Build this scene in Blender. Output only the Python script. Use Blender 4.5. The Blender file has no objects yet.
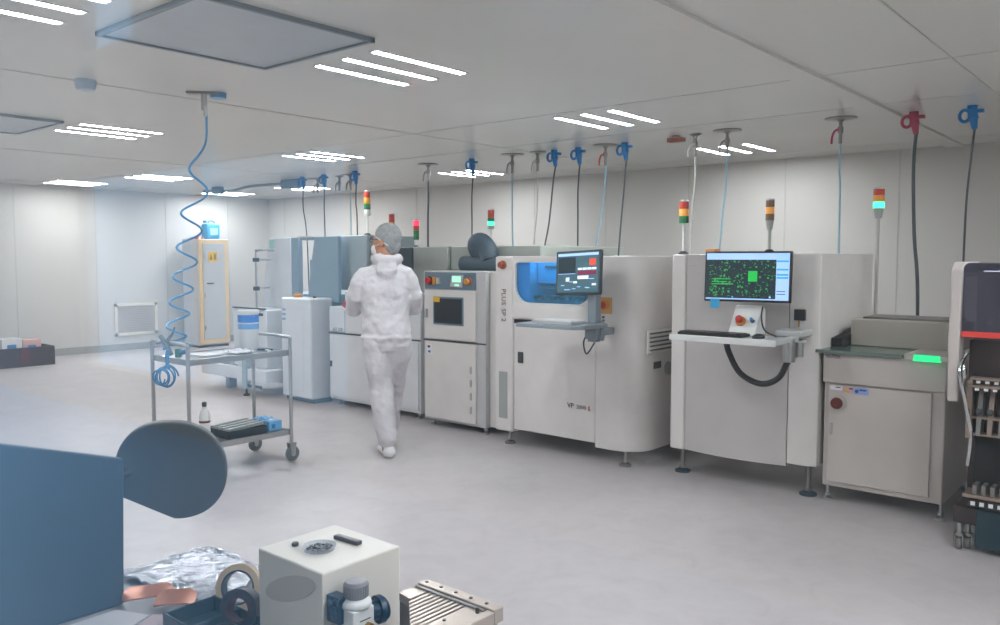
import bpy, bmesh, math, random
from math import pi, sin, cos, radians as rad
from mathutils import Vector, Matrix, noise
random.seed(4)
SC = bpy.context.scene
COL = SC.collection
H = 1.52          # eye height
CEIL = 2.62

# ------------------------------------------------------------------ materials
def lin(h):
    if isinstance(h, (tuple, list)): return tuple(h)
    h = h.lstrip('#'); c = [int(h[i:i+2], 16)/255 for i in (0, 2, 4)]
    return tuple(x/12.92 if x <= .04045 else ((x+.055)/1.055)**2.4 for x in c)
MATS = {}
def mat(name, col, rough=.5, metal=0, var=.04, scale=6, bump=0, bscale=40, emit=0, ecol=None, alpha=1, coat=0):
    if name in MATS: return MATS[name]
    m = bpy.data.materials.new(name); m.use_nodes = True
    nt = m.node_tree; N = nt.nodes; L = nt.links
    b = N['Principled BSDF']; c = lin(col)
    b.inputs['Roughness'].default_value = rough; b.inputs['Metallic'].default_value = metal
    b.inputs['Coat Weight'].default_value = coat
    tc = N.new('ShaderNodeTexCoord'); nz = N.new('ShaderNodeTexNoise')
    nz.inputs['Scale'].default_value = scale; nz.inputs['Detail'].default_value = 5
    L.new(tc.outputs['Object'], nz.inputs['Vector'])
    cr = N.new('ShaderNodeValToRGB')
    cr.color_ramp.elements[0].position = .3; cr.color_ramp.elements[1].position = .7
    cr.color_ramp.elements[0].color = (*[max(0, x*(1-var)) for x in c], 1)
    cr.color_ramp.elements[1].color = (*[min(1, x*(1+var)) for x in c], 1)
    L.new(nz.outputs['Fac'], cr.inputs['Fac']); L.new(cr.outputs['Color'], b.inputs['Base Color'])
    if bump:
        n2 = N.new('ShaderNodeTexNoise'); n2.inputs['Scale'].default_value = bscale; n2.inputs['Detail'].default_value = 4
        L.new(tc.outputs['Object'], n2.inputs['Vector'])
        bp = N.new('ShaderNodeBump'); bp.inputs['Strength'].default_value = bump; bp.inputs['Distance'].default_value = .02
        L.new(n2.outputs['Fac'], bp.inputs['Height']); L.new(bp.outputs['Normal'], b.inputs['Normal'])
    if emit:
        b.inputs['Emission Color'].default_value = (*lin(ecol or col), 1); b.inputs['Emission Strength'].default_value = emit
    if alpha < 1: b.inputs['Alpha'].default_value = alpha
    MATS[name] = m; return m

OFFW = mat('off_white_enamel', '#d9d4d1', .38)
OFFW2 = mat('cool_white_enamel', '#d2d3d6', .38)
LGREY = mat('light_grey_enamel', '#b9b9ba', .4)
PGREY = mat('pale_grey_enamel', '#c6c2bf', .4)
MGREY = mat('mid_grey_enamel', '#9da09e', .42)
BGREY = mat('blue_grey_enamel', '#99a7af', .42)
SLATE = mat('slate_blue_panel', '#5f7686', .4)
DGREY = mat('dark_grey_plastic', '#3b3f43', .45)
BLACK = mat('black_plastic', '#17181a', .4)
BLACKM = mat('black_matt', '#101012', .7)
STEEL = mat('brushed_steel', '#b4b5b6', .3, .85)
CHROME = mat('chrome', '#d0d0d2', .15, 1)
DSTEEL = mat('dull_steel', '#8b8784', .38, .7)
RUBBER = mat('grey_rubber', '#6a757a', .6)
WHITEP = mat('white_plastic', '#dcdcdc', .4)
RED = mat('red_plastic', '#b5231c', .35)
DRED = mat('dark_red_plastic', '#5c1812', .4)
ORANGE = mat('orange_plastic', '#d18a3a', .45)
YELLOW = mat('yellow_plastic', '#d8a916', .45)
GREEN = mat('green_plastic', '#1f7a3c', .4)
BLUE = mat('blue_plastic', '#1274b6', .4)
LBLUE = mat('light_blue_plastic', '#4fb3e3', .4)
PINK = mat('raspberry_plastic', '#a23353', .4)
HOSEB = mat('pale_blue_hose', '#8fb4c8', .4)
HOSEC = mat('coil_blue_hose', '#2f7fb5', .35)
HOSEW = mat('white_hose', '#c9c9c6', .5)
CABLE = mat('dark_cable', '#42494e', .5)
GOLD = mat('brass_metal', '#b58a3a', .3, .9)
SKIN = mat('skin', '#b98468', .5)
PAPER = mat('white_paper', '#e6e2e6', .6)
STICK = mat('sticky_note_blue', '#3da5d6', .6)
E_RED = mat('lit_red_lens', '#ff2a4a', .4, emit=2.2)
E_GRN = mat('lit_green_lens', '#3effa8', .4, emit=2.2)
E_AMB = mat('lit_amber_lens', '#e8a04e', .4, emit=.25)
E_LED = mat('green_led_display', '#25e58a', .4, emit=.9)
E_LCD = mat('pale_green_lcd', '#a8efd0', .4, emit=.75)
S_DARK = mat('screen_dark', '#22323a', .25, emit=.35)
S_TEAL = mat('screen_teal', '#3e5d68', .25, emit=.5)
S_BLUE = mat('screen_light_blue', '#9fc0f0', .25, emit=.75)
S_CYAN = mat('screen_cyan', '#2f9cc4', .25, emit=.7)
S_GRN = mat('screen_green', '#1fae48', .25, emit=.7)
S_DGRN = mat('screen_dim_green', '#34904c', .25, emit=.7)
S_WHT = mat('screen_white', '#dfe6ee', .25, emit=.7)
S_RED = mat('screen_red', '#d0503f', .25, emit=.6)
S_MAR = mat('screen_maroon', '#7a2c4c', .25, emit=.5)
LIGHT = mat('lamp_diffuser', '#ffffff', .4, emit=92.0, ecol=(.93, .98, 1.0))

def glassy(name, tint, alpha, rough=.05):
    m = bpy.data.materials.new(name); m.use_nodes = True; nt = m.node_tree; N = nt.nodes; L = nt.links
    for n in list(N): N.remove(n)
    o = N.new('ShaderNodeOutputMaterial'); t = N.new('ShaderNodeBsdfTransparent'); p = N.new('ShaderNodeBsdfPrincipled')
    t.inputs[0].default_value = (*[min(1, .35+x) for x in lin(tint)], 1)
    p.inputs['Base Color'].default_value = (*lin(tint), 1); p.inputs['Roughness'].default_value = rough
    mx = N.new('ShaderNodeMixShader'); mx.inputs[0].default_value = alpha
    L.new(t.outputs[0], mx.inputs[1]); L.new(p.outputs[0], mx.inputs[2]); L.new(mx.outputs[0], o.inputs[0])
    return m
BGLASS = glassy('blue_tinted_acrylic', '#8fc4e6', .15)
SGLASS = glassy('smoked_acrylic', '#6a6878', .30)
GGLASS = mat('green_glass_top', '#5f706a', .12)

def pane_mat():
    m = bpy.data.materials.new('window_glass'); m.use_nodes = True; nt = m.node_tree; N = nt.nodes; L = nt.links
    for n in list(N): N.remove(n)
    o = N.new('ShaderNodeOutputMaterial'); t = N.new('ShaderNodeBsdfTransparent'); g = N.new('ShaderNodeBsdfGlossy')
    g.inputs['Roughness'].default_value = .03
    t.inputs[0].default_value = (.985, .99, .99, 1)
    lw = N.new('ShaderNodeLayerWeight'); lw.inputs['Blend'].default_value = .5
    pw = N.new('ShaderNodeMath'); pw.operation = 'POWER'; pw.inputs[1].default_value = 5
    ma = N.new('ShaderNodeMath'); ma.operation = 'MULTIPLY_ADD'; ma.inputs[1].default_value = .96; ma.inputs[2].default_value = .04
    L.new(lw.outputs['Facing'], pw.inputs[0]); L.new(pw.outputs[0], ma.inputs[0])
    mx = N.new('ShaderNodeMixShader'); L.new(ma.outputs[0], mx.inputs[0])
    L.new(t.outputs[0], mx.inputs[1]); L.new(g.outputs[0], mx.inputs[2]); L.new(mx.outputs[0], o.inputs[0])
    return m

def floor_mat():
    m = bpy.data.materials.new('marbled_vinyl'); m.use_nodes = True; nt = m.node_tree; N = nt.nodes; L = nt.links
    b = N['Principled BSDF']; b.inputs['Roughness'].default_value = .3
    tc = N.new('ShaderNodeTexCoord'); nz = N.new('ShaderNodeTexNoise'); nz.inputs['Scale'].default_value = 5
    nz.inputs['Detail'].default_value = 9; nz.inputs['Roughness'].default_value = .7; nz.inputs['Distortion'].default_value = .8
    L.new(tc.outputs['Object'], nz.inputs['Vector'])
    cr = N.new('ShaderNodeValToRGB'); e = cr.color_ramp.elements
    e[0].position = .32; e[0].color = (*lin('#b2abac'), 1); e[1].position = .68; e[1].color = (*lin('#bfb8b9'), 1)
    x = e.new(.5); x.color = (*lin('#bab3b4'), 1)
    L.new(nz.outputs['Fac'], cr.inputs['Fac']); L.new(cr.outputs['Color'], b.inputs['Base Color'])
    n2 = N.new('ShaderNodeTexNoise'); n2.inputs['Scale'].default_value = 3
    L.new(tc.outputs['Object'], n2.inputs['Vector'])
    mr = N.new('ShaderNodeMapRange'); mr.inputs[3].default_value = .27; mr.inputs[4].default_value = .42
    L.new(n2.outputs['Fac'], mr.inputs[0]); L.new(mr.outputs[0], b.inputs['Roughness'])
    return m

# ------------------------------------------------------------------ geometry builder
BASE = {}
class B:
    def __init__(s): s.bm = bmesh.new(); s.k = 0
    def m(s, k): s.k = k; return s
    def _f(s, vs):
        try: f = s.bm.faces.new(vs); f.material_index = s.k; return f
        except ValueError: return None
    def V(s, p): return s.bm.verts.new(p)
    def box(s, x0, x1, y0, y1, z0, z1):
        v = [s.V((x, y, z)) for z in (z0, z1) for y in (y0, y1) for x in (x0, x1)]
        for q in ((0,2,3,1), (4,5,7,6), (0,1,5,4), (2,6,7,3), (0,4,6,2), (1,3,7,5)): s._f([v[i] for i in q])
        return s
    def obox(s, c, ax, hw, ay, hd, hz):
        """box about centre c with horizontal unit axes ax, ay"""
        ax = Vector(ax).normalized(); ay = Vector(ay).normalized(); az = ax.cross(ay).normalized(); c = Vector(c)
        v = [s.V(c+ax*hw*i+ay*hd*j+az*hz*k) for k in (-1, 1) for j in (-1, 1) for i in (-1, 1)]
        for q in ((0,2,3,1), (4,5,7,6), (0,1,5,4), (2,6,7,3), (0,4,6,2), (1,3,7,5)): s._f([v[i] for i in q])
        return s
    def prism(s, poly, axis, a, b):
        def P(u, w, t): return {'x': (t, u, w), 'y': (u, t, w), 'z': (u, w, t)}[axis]
        A = [s.V(P(u, w, a)) for u, w in poly]; C = [s.V(P(u, w, b)) for u, w in poly]; n = len(poly)
        s._f(A[::-1]); s._f(C)
        for i in range(n): s._f([A[i], A[(i+1) % n], C[(i+1) % n], C[i]])
        return s
    def ring(s, c, u, w, n):
        return [s.V(c+u*cos(2*pi*i/n)+w*sin(2*pi*i/n)) for i in range(n)]
    def loft(s, rings, cap=True):
        for a, b in zip(rings, rings[1:]):
            n = len(a)
            for i in range(n): s._f([a[i], a[(i+1) % n], b[(i+1) % n], b[i]])
        if cap: s._f(rings[0][::-1]); s._f(rings[-1])
        return s
    def cyl(s, p0, p1, r, r2=None, n=20):
        p0 = Vector(p0); p1 = Vector(p1); d = (p1-p0).normalized()
        u = d.orthogonal().normalized(); w = d.cross(u); r2 = r if r2 is None else r2
        return s.loft([s.ring(p0, u*r, w*r, n), s.ring(p1, u*r2, w*r2, n)])
    def tube(s, pts, r, n=10, closed=False, smooth=0, flat=None):
        pts = [Vector(p) for p in pts]
        if smooth: pts = catmull(pts, smooth, closed)
        R = []; N_ = len(pts); up = None
        for i, p in enumerate(pts):
            a = pts[(i-1) % N_] if (closed or i) else p; b = pts[(i+1) % N_] if (closed or i < N_-1) else p
            d = (b-a).normalized()
            if up is None: up = d.orthogonal().normalized()
            up = (up-d*up.dot(d)).normalized(); w = d.cross(up)
            rr = r[min(i, len(r)-1)] if isinstance(r, (list, tuple)) else r
            R.append(s.ring(p, up*rr, w*rr, n))
        if closed:
            s.loft(R+[R[0]], cap=False)
        else: s.loft(R)
        return s
    def lathe(s, prof, c=(0, 0, 0), n=28, axis='z'):
        c = Vector(c); ax = {'x': Vector((1,0,0)), 'y': Vector((0,1,0)), 'z': Vector((0,0,1))}[axis]
        u = ax.orthogonal().normalized(); w = ax.cross(u)
        return s.loft([s.ring(c+ax*z, u*max(r, 1e-4), w*max(r, 1e-4), n) for r, z in prof])
    def ell(s, c, rx, ry, rz, n=16, m_=10, M=None):
        c = Vector(c); R = []
        for j in range(m_+1):
            t = -pi/2+pi*(j+.001)/(m_+.002); rr = cos(t)
            R.append([s.V(c+((M @ Vector((rx*rr*cos(2*pi*i/n), ry*rr*sin(2*pi*i/n), rz*sin(t)))) if M else Vector((rx*rr*cos(2*pi*i/n), ry*rr*sin(2*pi*i/n), rz*sin(t))))) for i in range(n)])
        return s.loft(R)
    def text(s, body, size, c, ux, uy, depth=.002, spacing=1.0):
        """lettering starting at c, running along ux with up direction uy"""
        cu = bpy.data.curves.new('t', 'FONT'); cu.body = body; cu.size = size; cu.extrude = depth; cu.space_character = spacing
        cu.resolution_u = 2
        o = bpy.data.objects.new('t', cu); COL.objects.link(o)
        dg = bpy.context.evaluated_depsgraph_get(); me = bpy.data.meshes.new_from_object(o.evaluated_get(dg))
        ux = Vector(ux).normalized(); uy = Vector(uy).normalized(); uz = ux.cross(uy); c = Vector(c)
        vs = [s.V(c+ux*v.co.x+uy*v.co.y+uz*v.co.z) for v in me.vertices]
        for p in me.polygons: s._f([vs[i] for i in p.vertices])
        bpy.data.objects.remove(o); bpy.data.curves.remove(cu); bpy.data.meshes.remove(me)
        return s
    def obj(s, name, mats, parent=None, bevel=0, seg=2, smooth=False, base=None):
        bs = Vector((0, 0, 0))
        if parent is not None: bs = BASE.get(parent.name, bs)
        if base is not None: bs = Vector(base)
        bmesh.ops.translate(s.bm, verts=s.bm.verts, vec=-bs)
        bmesh.ops.recalc_face_normals(s.bm, faces=s.bm.faces)
        me = bpy.data.meshes.new(name); s.bm.to_mesh(me); s.bm.free()
        for mm in (mats if isinstance(mats, (list, tuple)) else [mats]): me.materials.append(mm)
        o = bpy.data.objects.new(name, me); COL.objects.link(o)
        if parent is not None: o.parent = parent; BASE[o.name] = bs
        else: o.location = bs; BASE[o.name] = bs
        if bevel:
            md = o.modifiers.new('Bevel', 'BEVEL'); md.width = bevel; md.segments = seg; md.limit_method = 'ANGLE'; md.angle_limit = rad(35)
            md.harden_normals = False
        if smooth or bevel:
            for p in me.polygons: p.use_smooth = True
            try: me.set_sharp_from_angle(angle=rad(38))
            except Exception: pass
        return o

def catmull(P, k, closed=False):
    out = []; n = len(P)
    rng = range(n if closed else n-1)
    for i in rng:
        p0 = P[(i-1) % n] if (closed or i > 0) else P[0]; p1 = P[i]; p2 = P[(i+1) % n]; p3 = P[(i+2) % n] if (closed or i+2 < n) else P[-1]
        for j in range(k):
            t = j/k
            out.append(.5*((2*p1)+(-p0+p2)*t+(2*p0-5*p1+4*p2-p3)*t*t+(-p0+3*p1-3*p2+p3)*t**3))
    if not closed: out.append(P[-1])
    return out

def rrect(x0, x1, z0, z1, r, n=6, rs=None):
    """rounded rectangle, counter-clockwise from the lower-left corner; rs = radii (bl, br, tr, tl)"""
    rs = rs or (r, r, r, r); out = []
    for (cx, cz, a0, rr) in ((x0, z0, pi, rs[0]), (x1, z0, 1.5*pi, rs[1]), (x1, z1, 0, rs[2]), (x0, z1, .5*pi, rs[3])):
        ox = cx+(rr if cx == x0 else -rr); oz = cz+(rr if cz == z0 else -rr)
        for i in range(n+1):
            a = a0+.5*pi*i/n; out.append((ox+rr*cos(a), oz+rr*sin(a)))
    return out

def holed_plate(b, outer, inner, y0, y1):
    """plate in the XZ plane with a hole; outer = (x0,x1,z0,z1), inner = list of points"""
    x0, x1, z0, z1 = outer; n = len(inner); q = n//4; out = []
    for i, (x, z) in enumerate(inner):
        c = i//q; t = (i % q)/(q-1)
        if c == 0: p = (x0, z) if t < .5 else (x, z0)
        elif c == 1: p = (x, z0) if t < .5 else (x1, z)
        elif c == 2: p = (x1, z) if t < .5 else (x, z1)
        else: p = (x, z1) if t < .5 else (x0, z)
        if t == .5: p = ((x0, x1, x1, x0)[c], (z0, z0, z1, z1)[c])
        out.append(p)
    A = [[b.V((x, y, z)) for x, z in P] for P in (outer_pts(out), inner) for y in (y0, y1)]
    for i in range(n):
        j = (i+1) % n
        b._f([A[0][i], A[0][j], A[2][j], A[2][i]]); b._f([A[1][i], A[3][i], A[3][j], A[1][j]])
        b._f([A[0][i], A[1][i], A[1][j], A[0][j]]); b._f([A[2][i], A[2][j], A[3][j], A[3][i]])
    return b
def outer_pts(o): return o

def thing(name, label, cat, loc, group=None, rz=0, local=False):
    o = bpy.data.objects.new(name, None); COL.objects.link(o); o.location = loc; o.rotation_euler = (0, 0, rz)
    o.empty_display_size = .1
    o['label'] = label; o['category'] = cat
    if group: o['group'] = group
    BASE[o.name] = Vector((0, 0, 0)) if local else Vector(loc)
    return o
def tag(o, label, cat, group=None):
    o['label'] = label; o['category'] = cat
    if group: o['group'] = group
    return o
def struct(name, b, m, **k):
    o = b.obj(name, m, **k); o['kind'] = 'structure'; return o
def dup(root, loc, label=None, rz=None):
    r = root.copy(); COL.objects.link(r); r.location = loc
    if rz is not None: r.rotation_euler.z = rz
    if label: r['label'] = label
    for ch in list(root.children):
        c = ch.copy(); COL.objects.link(c); c.parent = r
        for g in list(ch.children):
            d = g.copy(); COL.objects.link(d); d.parent = c
    return r

# ------------------------------------------------------------------ the room
WX0, WX1, WY0, WY1 = -13.5, 2.4, .22, 9.05
wallm = mat('wall_panel_white', '#c9c5c1', .45, var=.015, scale=2)
ceilm = mat('ceiling_panel_white', '#e6e5e1', .2, var=.015, scale=2)
struct('floor', B().box(-13.7, 2.6, .25, 9.25, -.1, 0), floor_mat())
struct('floor_gallery', B().box(-13.7, 2.6, -3.2, .25, -.1, 0), mat('blue_vinyl', '#93c3ea', .4))
struct('ceiling', B().box(-13.7, 2.6, .3, 9.25, CEIL, CEIL+.1), ceilm)
w = B().box(-13.7, 2.6, WY1, WY1+.15, 0, CEIL)
struct('wall_back', w, wallm)
seam = mat('panel_joint_grey', '#b9b7b4', .6)
b = B()
for i in range(14):
    x = -13.0+i*1.18; b.box(x, x+.008, WY1-.004, WY1+.01, 0, CEIL)
struct('trim_1', b, seam)
struct('wall_left', B().box(WX0-.15, WX0, .3, WY1, 0, CEIL), wallm)
b = B()
for i in range(7):
    y = 1.1+i*1.18; b.box(WX0-.01, WX0+.004, y, y+.008, 0, CEIL)
struct('trim_2', b, seam)
struct('wall_right', B().box(WX1, WX1+.15, .3, WY1, 0, CEIL), wallm)
skirt = mat('grey_skirting', '#9b9a98', .5)
struct('baseboard_left', B().box(WX0, WX0+.02, .3, WY1-.02, 0, .11), skirt, bevel=.004)
struct('baseboard_back', B().box(WX0, WX1, WY1-.02, WY1, 0, .11), skirt, bevel=.004)
# ceiling panel joints and the shallow downstand strip
b = B()
for x in (-5.37, -9.2, -1.1, -12.9): b.box(x, x+.010, .35, WY1, CEIL-.003, CEIL+.01)
for y in (5.1, 6.3, 8.5): b.box(WX0, WX1, y, y+.006, CEIL-.002, CEIL+.01)
struct('trim_3', b, seam)
struct('trim_4', B().box(-1.96, -1.8, .35, WY1-.01, CEIL-.02, CEIL+.01), ceilm, bevel=.004)
# front wall with the viewing window the photograph is taken through
VX0, VX1, VZ0, VZ1 = -3.2, 1.9, .82, 2.3
b = B().box(-13.7, 2.6, .2, .3, 0, VZ0).box(-13.7, 2.6, .2, .3, VZ1, 4.6).box(-13.7, VX0, .2, .3, VZ0, VZ1).box(VX1, 2.6, .2, .3, VZ0, VZ1)
struct('wall_front', b, wallm)
win = struct('window_1', B().box(VX0+.01, VX1-.01, .246, .254, VZ0+.01, VZ1-.01), pane_mat())
b = B()
for x0, x1, z0, z1 in ((VX0, VX1, VZ0-.0, VZ0+.05), (VX0, VX1, VZ1-.05, VZ1), (VX0, VX0+.05, VZ0, VZ1), (VX1-.05, VX1, VZ0, VZ1)):
    b.box(x0, x1, .19, .31, z0, z1)
b.obj('window_frame', STEEL, win, bevel=.003)
# the visitors' gallery on the near side of the glass: daylight windows that mirror in the pane
galm = mat('gallery_wall_paint', '#c9c6c0', .7)
struct('wall_gallery', B().box(-13.7, 2.6, -3.2, -3.05, 0, .45).box(-13.7, 2.6, -3.2, -3.05, 2.3, 3.5).box(-13.7, -8.4, -3.2, -3.05, 3.5, 4.6).box(-7.35, 2.6, -3.2, -3.05, 3.5, 4.6).box(-8.4, -7.35, -3.2, -3.05, 4.2, 4.6).box(-4.4, 2.6, -3.2, -3.05, .45, 2.3).box(-13.7, -8.6, -3.2, -3.05, .45, 2.3), galm)
b = B()
for i in range(3): b.box(-8.6+i*2.08, -8.56+i*2.08, -3.2, -3.12, .45, 2.3)
struct('window_2', b, WHITEP)
struct('ceiling_gallery', B().box(-13.7, 2.6, -3.2, .3, 4.6, 4.7), galm)
struct('wall_gallery_end', B().box(2.6, 2.7, -3.2, .3, 0, 4.6), galm)

# world: daylight outside the gallery windows
Wd = bpy.data.worlds.new('daylight'); SC.world = Wd; Wd.use_nodes = True
Wd.node_tree.nodes['Background'].inputs[0].default_value = (.36, .62, .90, 1)
Wd.node_tree.nodes['Background'].inputs[1].default_value = 1.5

# ------------------------------------------------------------------ ceiling lights
def ceiling_light(x, y, label):
    t = thing('ceiling_light', label, 'light', (x, y, CEIL), 'three-strip recessed ceiling lights')
    b = B()
    for k in (-1, 0, 1):
        cx = x+k*.247
        for (x0, x1, y0, y1) in ((cx-.034, cx-.026, y-.35, y+.35), (cx+.026, cx+.034, y-.35, y+.35), (cx-.034, cx+.034, y-.36, y-.35), (cx-.034, cx+.034, y+.35, y+.36)):
            b.box(x0, x1, y0, y1, CEIL-.004, CEIL)
    b.obj('frame', WHITEP, t)
    for k in (-1, 0, 1):
        cx = x+k*.247
        B().box(cx-.024, cx+.024, y-.34, y+.34, CEIL-.003, CEIL-.001).obj('light_strip', LIGHT, t)
    return t
L0 = None
spots = [
 (-3.65, 3.3, 'trio of bright strip lights nearest the ceiling diffuser, above the man'),
 (-3.65, 5.6, 'trio of strip lights over the white machine with the blue window'),
 (-3.65, 7.97, 'trio of strip lights close to the back wall, behind the raised monitor screens'),
 (-3.87, 1.3, 'trio of strip lights cut off at the top corner of the picture, nearest the viewer'),
 (-7.3, 3.3, 'trio of strip lights just past the small far diffuser, above the trolley'),
 (-7.3, 5.6, 'trio of strip lights just in front of the bunched blue plugs on the ceiling'),
 (-7.3, 7.97, 'trio of strip lights by the back wall, crossed by a hanging blue plug'),
 (-7.3, 1.0, 'trio of strip lights outside the picture, over the left side of the room'),
 (-10.95, 5.6, 'trio of strip lights in front of the spiral hose, above the grey locker'),
 (-11.1, 3.2, 'trio of strip lights far off on the dim left side of the ceiling'),
 (-12.65, 5.2, 'farthest trio of strip lights, by the end wall, above the wall grille'),
 (-12.75, 7.75, 'farthest trio of strip lights, by the end wall, above the blue canister'),
 (0.05, 1.2, 'trio of strip lights outside the picture, above the workbench'),
 (1.7, 1.6, 'trio of strip lights added out of view to brighten the white box'),  # extra unseen fixture, put in to light the box from this side
 (0.05, 3.3, 'trio of strip lights outside the picture, in front of the smoked-window machine'),
 (0.05, 5.6, 'trio of strip lights outside the picture, beyond the raspberry red plug'),
 (-10.85, 7.9, 'trio of strip lights behind the dark ceiling junction box and blue plugs'),
]
for i, (x, y, lb) in enumerate(spots):
    if i == 0: L0 = ceiling_light(x, y, lb)
    else: dup(L0, (x, y, CEIL), lb)

g0 = dup(L0, (-7.0, -1.3, 4.6), 'unseen trio of strip lights added on the gallery ceiling, farther along the glass'); dup(L0, (-.6, -1.5, 4.6), 'unseen trio of strip lights added on the gallery ceiling, behind the viewer'); dup(L0, (-9.6, -1.5, 4.6), 'unseen trio of strip lights added on the gallery ceiling, farthest along the glass')  # unseen gallery fixtures added to brighten the veil mirrored in the pane
dup(L0, (-4.0, -1.5, 4.6), 'unseen trio of strip lights added on the gallery ceiling, second from the viewer'); dup(L0, (-11.6, -1.5, 4.6), 'unseen trio of strip lights added on the gallery ceiling, at its far left end')
# ceiling air diffusers
diffm = mat('diffuser_blue_grey', '#b9c1c9', .3)
def diffuser(x0, x1, y0, y1, label):
    t = thing('ceiling_diffuser', label, 'air diffuser', ((x0+x1)/2, (y0+y1)/2, CEIL), 'square ceiling air diffusers')
    b = B(); e = .02
    for a in ((x0, x1, y0, y0+e), (x0, x1, y1-e, y1), (x0, x0+e, y0, y1), (x1-e, x1, y0, y1)): b.box(*a, CEIL-.022, CEIL)
    b.obj('frame', mat('diffuser_frame', '#7a8790', .4), t)
    b = B().box(x0+e, x1-e, y0+e, y1-e, CEIL-.012, CEIL-.001)
    b.obj('face_plate', diffm, t, bevel=.002)
diffuser(-4.15, -3.2, 1.82, 2.78, 'large square grey ceiling air diffuser above the dark oval shield')
diffuser(-7.95, -7.0, 1.85, 2.8, 'square grey ceiling air diffuser, the smaller-looking one at the picture edge')

# ------------------------------------------------------------------ things hanging from the ceiling
def power_drop(x, y, ztop, pts, col, label, cabm=CABLE, r=.008, sc=1.0):
    t = thing('power_drop', label, 'power cable', (x, y, ztop), 'plug connectors hanging from the ceiling')
    b = B().cyl((x, y, ztop), (x, y, ztop-.03*sc), .034*sc, n=16)
    b.cyl((x, y, ztop-.03*sc), (x+.008, y, ztop-.10*sc), .032*sc, .036*sc, 16).cyl((x+.008, y, ztop-.09*sc), (x+.02, y, ztop-.17*sc), .030*sc, .018*sc, 16)
    b.box(x+.01, x+.075*sc, y-.02, y+.02, ztop-.055*sc, ztop-.03*sc)
    b.obj('plug', col, t, smooth=True)
    c = Vector((x-.045*sc, y-.01, ztop-.07*sc))
    B().tube([c+Vector((cos(a)*.034*sc, 0, sin(a)*.042*sc)) for a in [2*pi*i/18 for i in range(18)]], .0125*sc, 8, closed=True).obj('hook_ring', col, t, smooth=True)
    B().tube([(x+.02, y, ztop-.165*sc)]+pts, r, 8, smooth=8).obj('cable', cabm, t, smooth=True)
    return t
def air_drop(x, y, pts, handle, hosem, label, r=.008, plate=.12):
    z = CEIL
    t = thing('air_drop', label, 'air hose', (x, y, z), 'air valves hanging from the ceiling')
    B().lathe([(plate, -.002), (plate, -.008), (.03, -.016), (.018, -.03)][::-1], (x, y, z), 24).obj('ceiling_plate', DSTEEL, t, smooth=True)
    B().cyl((x, y, z-.02), (x, y, z-.20), .014, n=12).cyl((x, y, z-.07), (x, y, z-.12), .022, n=12).obj('valve', DSTEEL, t, smooth=True)
    B().tube([(x, y-.02, z-.09), (x-.035, y-.02, z-.10), (x-.055, y-.02, z-.14), (x-.06, y-.02, z-.20)], .009, 8, smooth=5).obj('handle', handle, t, smooth=True)
    if pts: B().tube([(x, y, z-.19)]+pts, r, 8, smooth=8).obj('hose', hosem, t, smooth=True)
    return t
YS = 6.8
power_drop(-9.34, YS, 2.62, [(-9.33, YS, 2.2), (-9.25, YS, 1.7), (-9.2, YS, 0)], BLUE, 'blue plug beside the dark junction box, its cable falling behind the slanted panel')
power_drop(-8.87, YS, 2.62, [(-8.87, YS, 2.2), (-8.86, YS, 1.7), (-8.86, YS, 0)], BLUE, 'middle one of the three bunched blue plugs, cable straight down')
power_drop(-8.23, YS, 2.62, [(-8.22, YS, 2.2), (-8.2, YS, 1.9), (-8.2, YS, .0)], BLUE, 'blue plug whose cable passes just in front of the farthest signal tower')
power_drop(-6.22, YS, 2.62, [(-6.22, YS, 2.2), (-6.22, YS, 1.9), (-6.22, YS, 1.635)], BLUE, 'lone blue plug right of the capped man, over the grey housing')
power_drop(-5.08, YS, 2.62, [(-5.09, YS, 2.3), (-5.14, YS, 1.9), (-5.20, YS, 1.635)], BLUE, 'blue plug whose cable leans leftwards behind the machine with the blue window')
power_drop(-4.78, YS, 2.62, [(-4.78, YS, 2.2), (-4.78, YS, 1.9), (-4.78, YS, 1.635)], BLUE, 'blue plug with a straight cable directly above the swing-arm screen')
power_drop(-4.24, YS, 2.62, [(-4.24, YS, 2.2), (-4.27, YS, 1.9), (-4.30, YS, 1.54)], BLUE, 'blue plug right of the red-handled valve, cable ending behind the swing-arm screen')
power_drop(-1.70, YS, 2.62, [(-1.69, YS, 2.2), (-1.67, YS, 1.7), (-1.63, YS, 1.2), (-1.62, YS, .0)], PINK, 'raspberry red plug with a thick dark cable above the low conveyor cabinet', r=.013)
power_drop(-1.31, YS, 2.62, [(-1.31, YS, 2.2), (-1.33, YS, 1.7), (-1.33, YS, .0)], BLUE, 'blue plug nearest the picture edge, above the smoked-window machine')
air_drop(-9.40, 7.1, [], DSTEEL, HOSEB, 'small bare air valve between the two farthest blue plugs', plate=.13)
air_drop(-8.86, 7.05, [], DSTEEL, HOSEB, 'small bare air valve just right of the middle bunched blue plug', plate=.06)
air_drop(-8.63, 7.05, [(-8.63, 7.05, 2.2), (-8.63, 7.05, 0)], DSTEEL, HOSEB, 'air valve with a pale hose left of the plug over the farthest signal tower')
air_drop(-6.95, 6.84, [(-6.95, 6.84, 2.2), (-6.96, 6.84, 1.9), (-6.96, 6.84, 1.19)], DSTEEL, CABLE, 'air valve with a dark hose just right of the hair-netted head', r=.012)
air_drop(-5.62, 6.78, [(-5.62, 6.78, 2.2), (-5.62, 6.78, 1.9), (-5.61, 6.78, 1.635)], DSTEEL, HOSEB, 'air valve with a pale blue hose near the dark ribbed ducts')
air_drop(-4.47, 6.82, [(-4.47, 6.82, 2.3), (-4.52, 6.82, 1.9), (-4.58, 6.82, 1.635)], RED, HOSEB, 'red-handled air valve with pale hose between two blue plugs')
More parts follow.
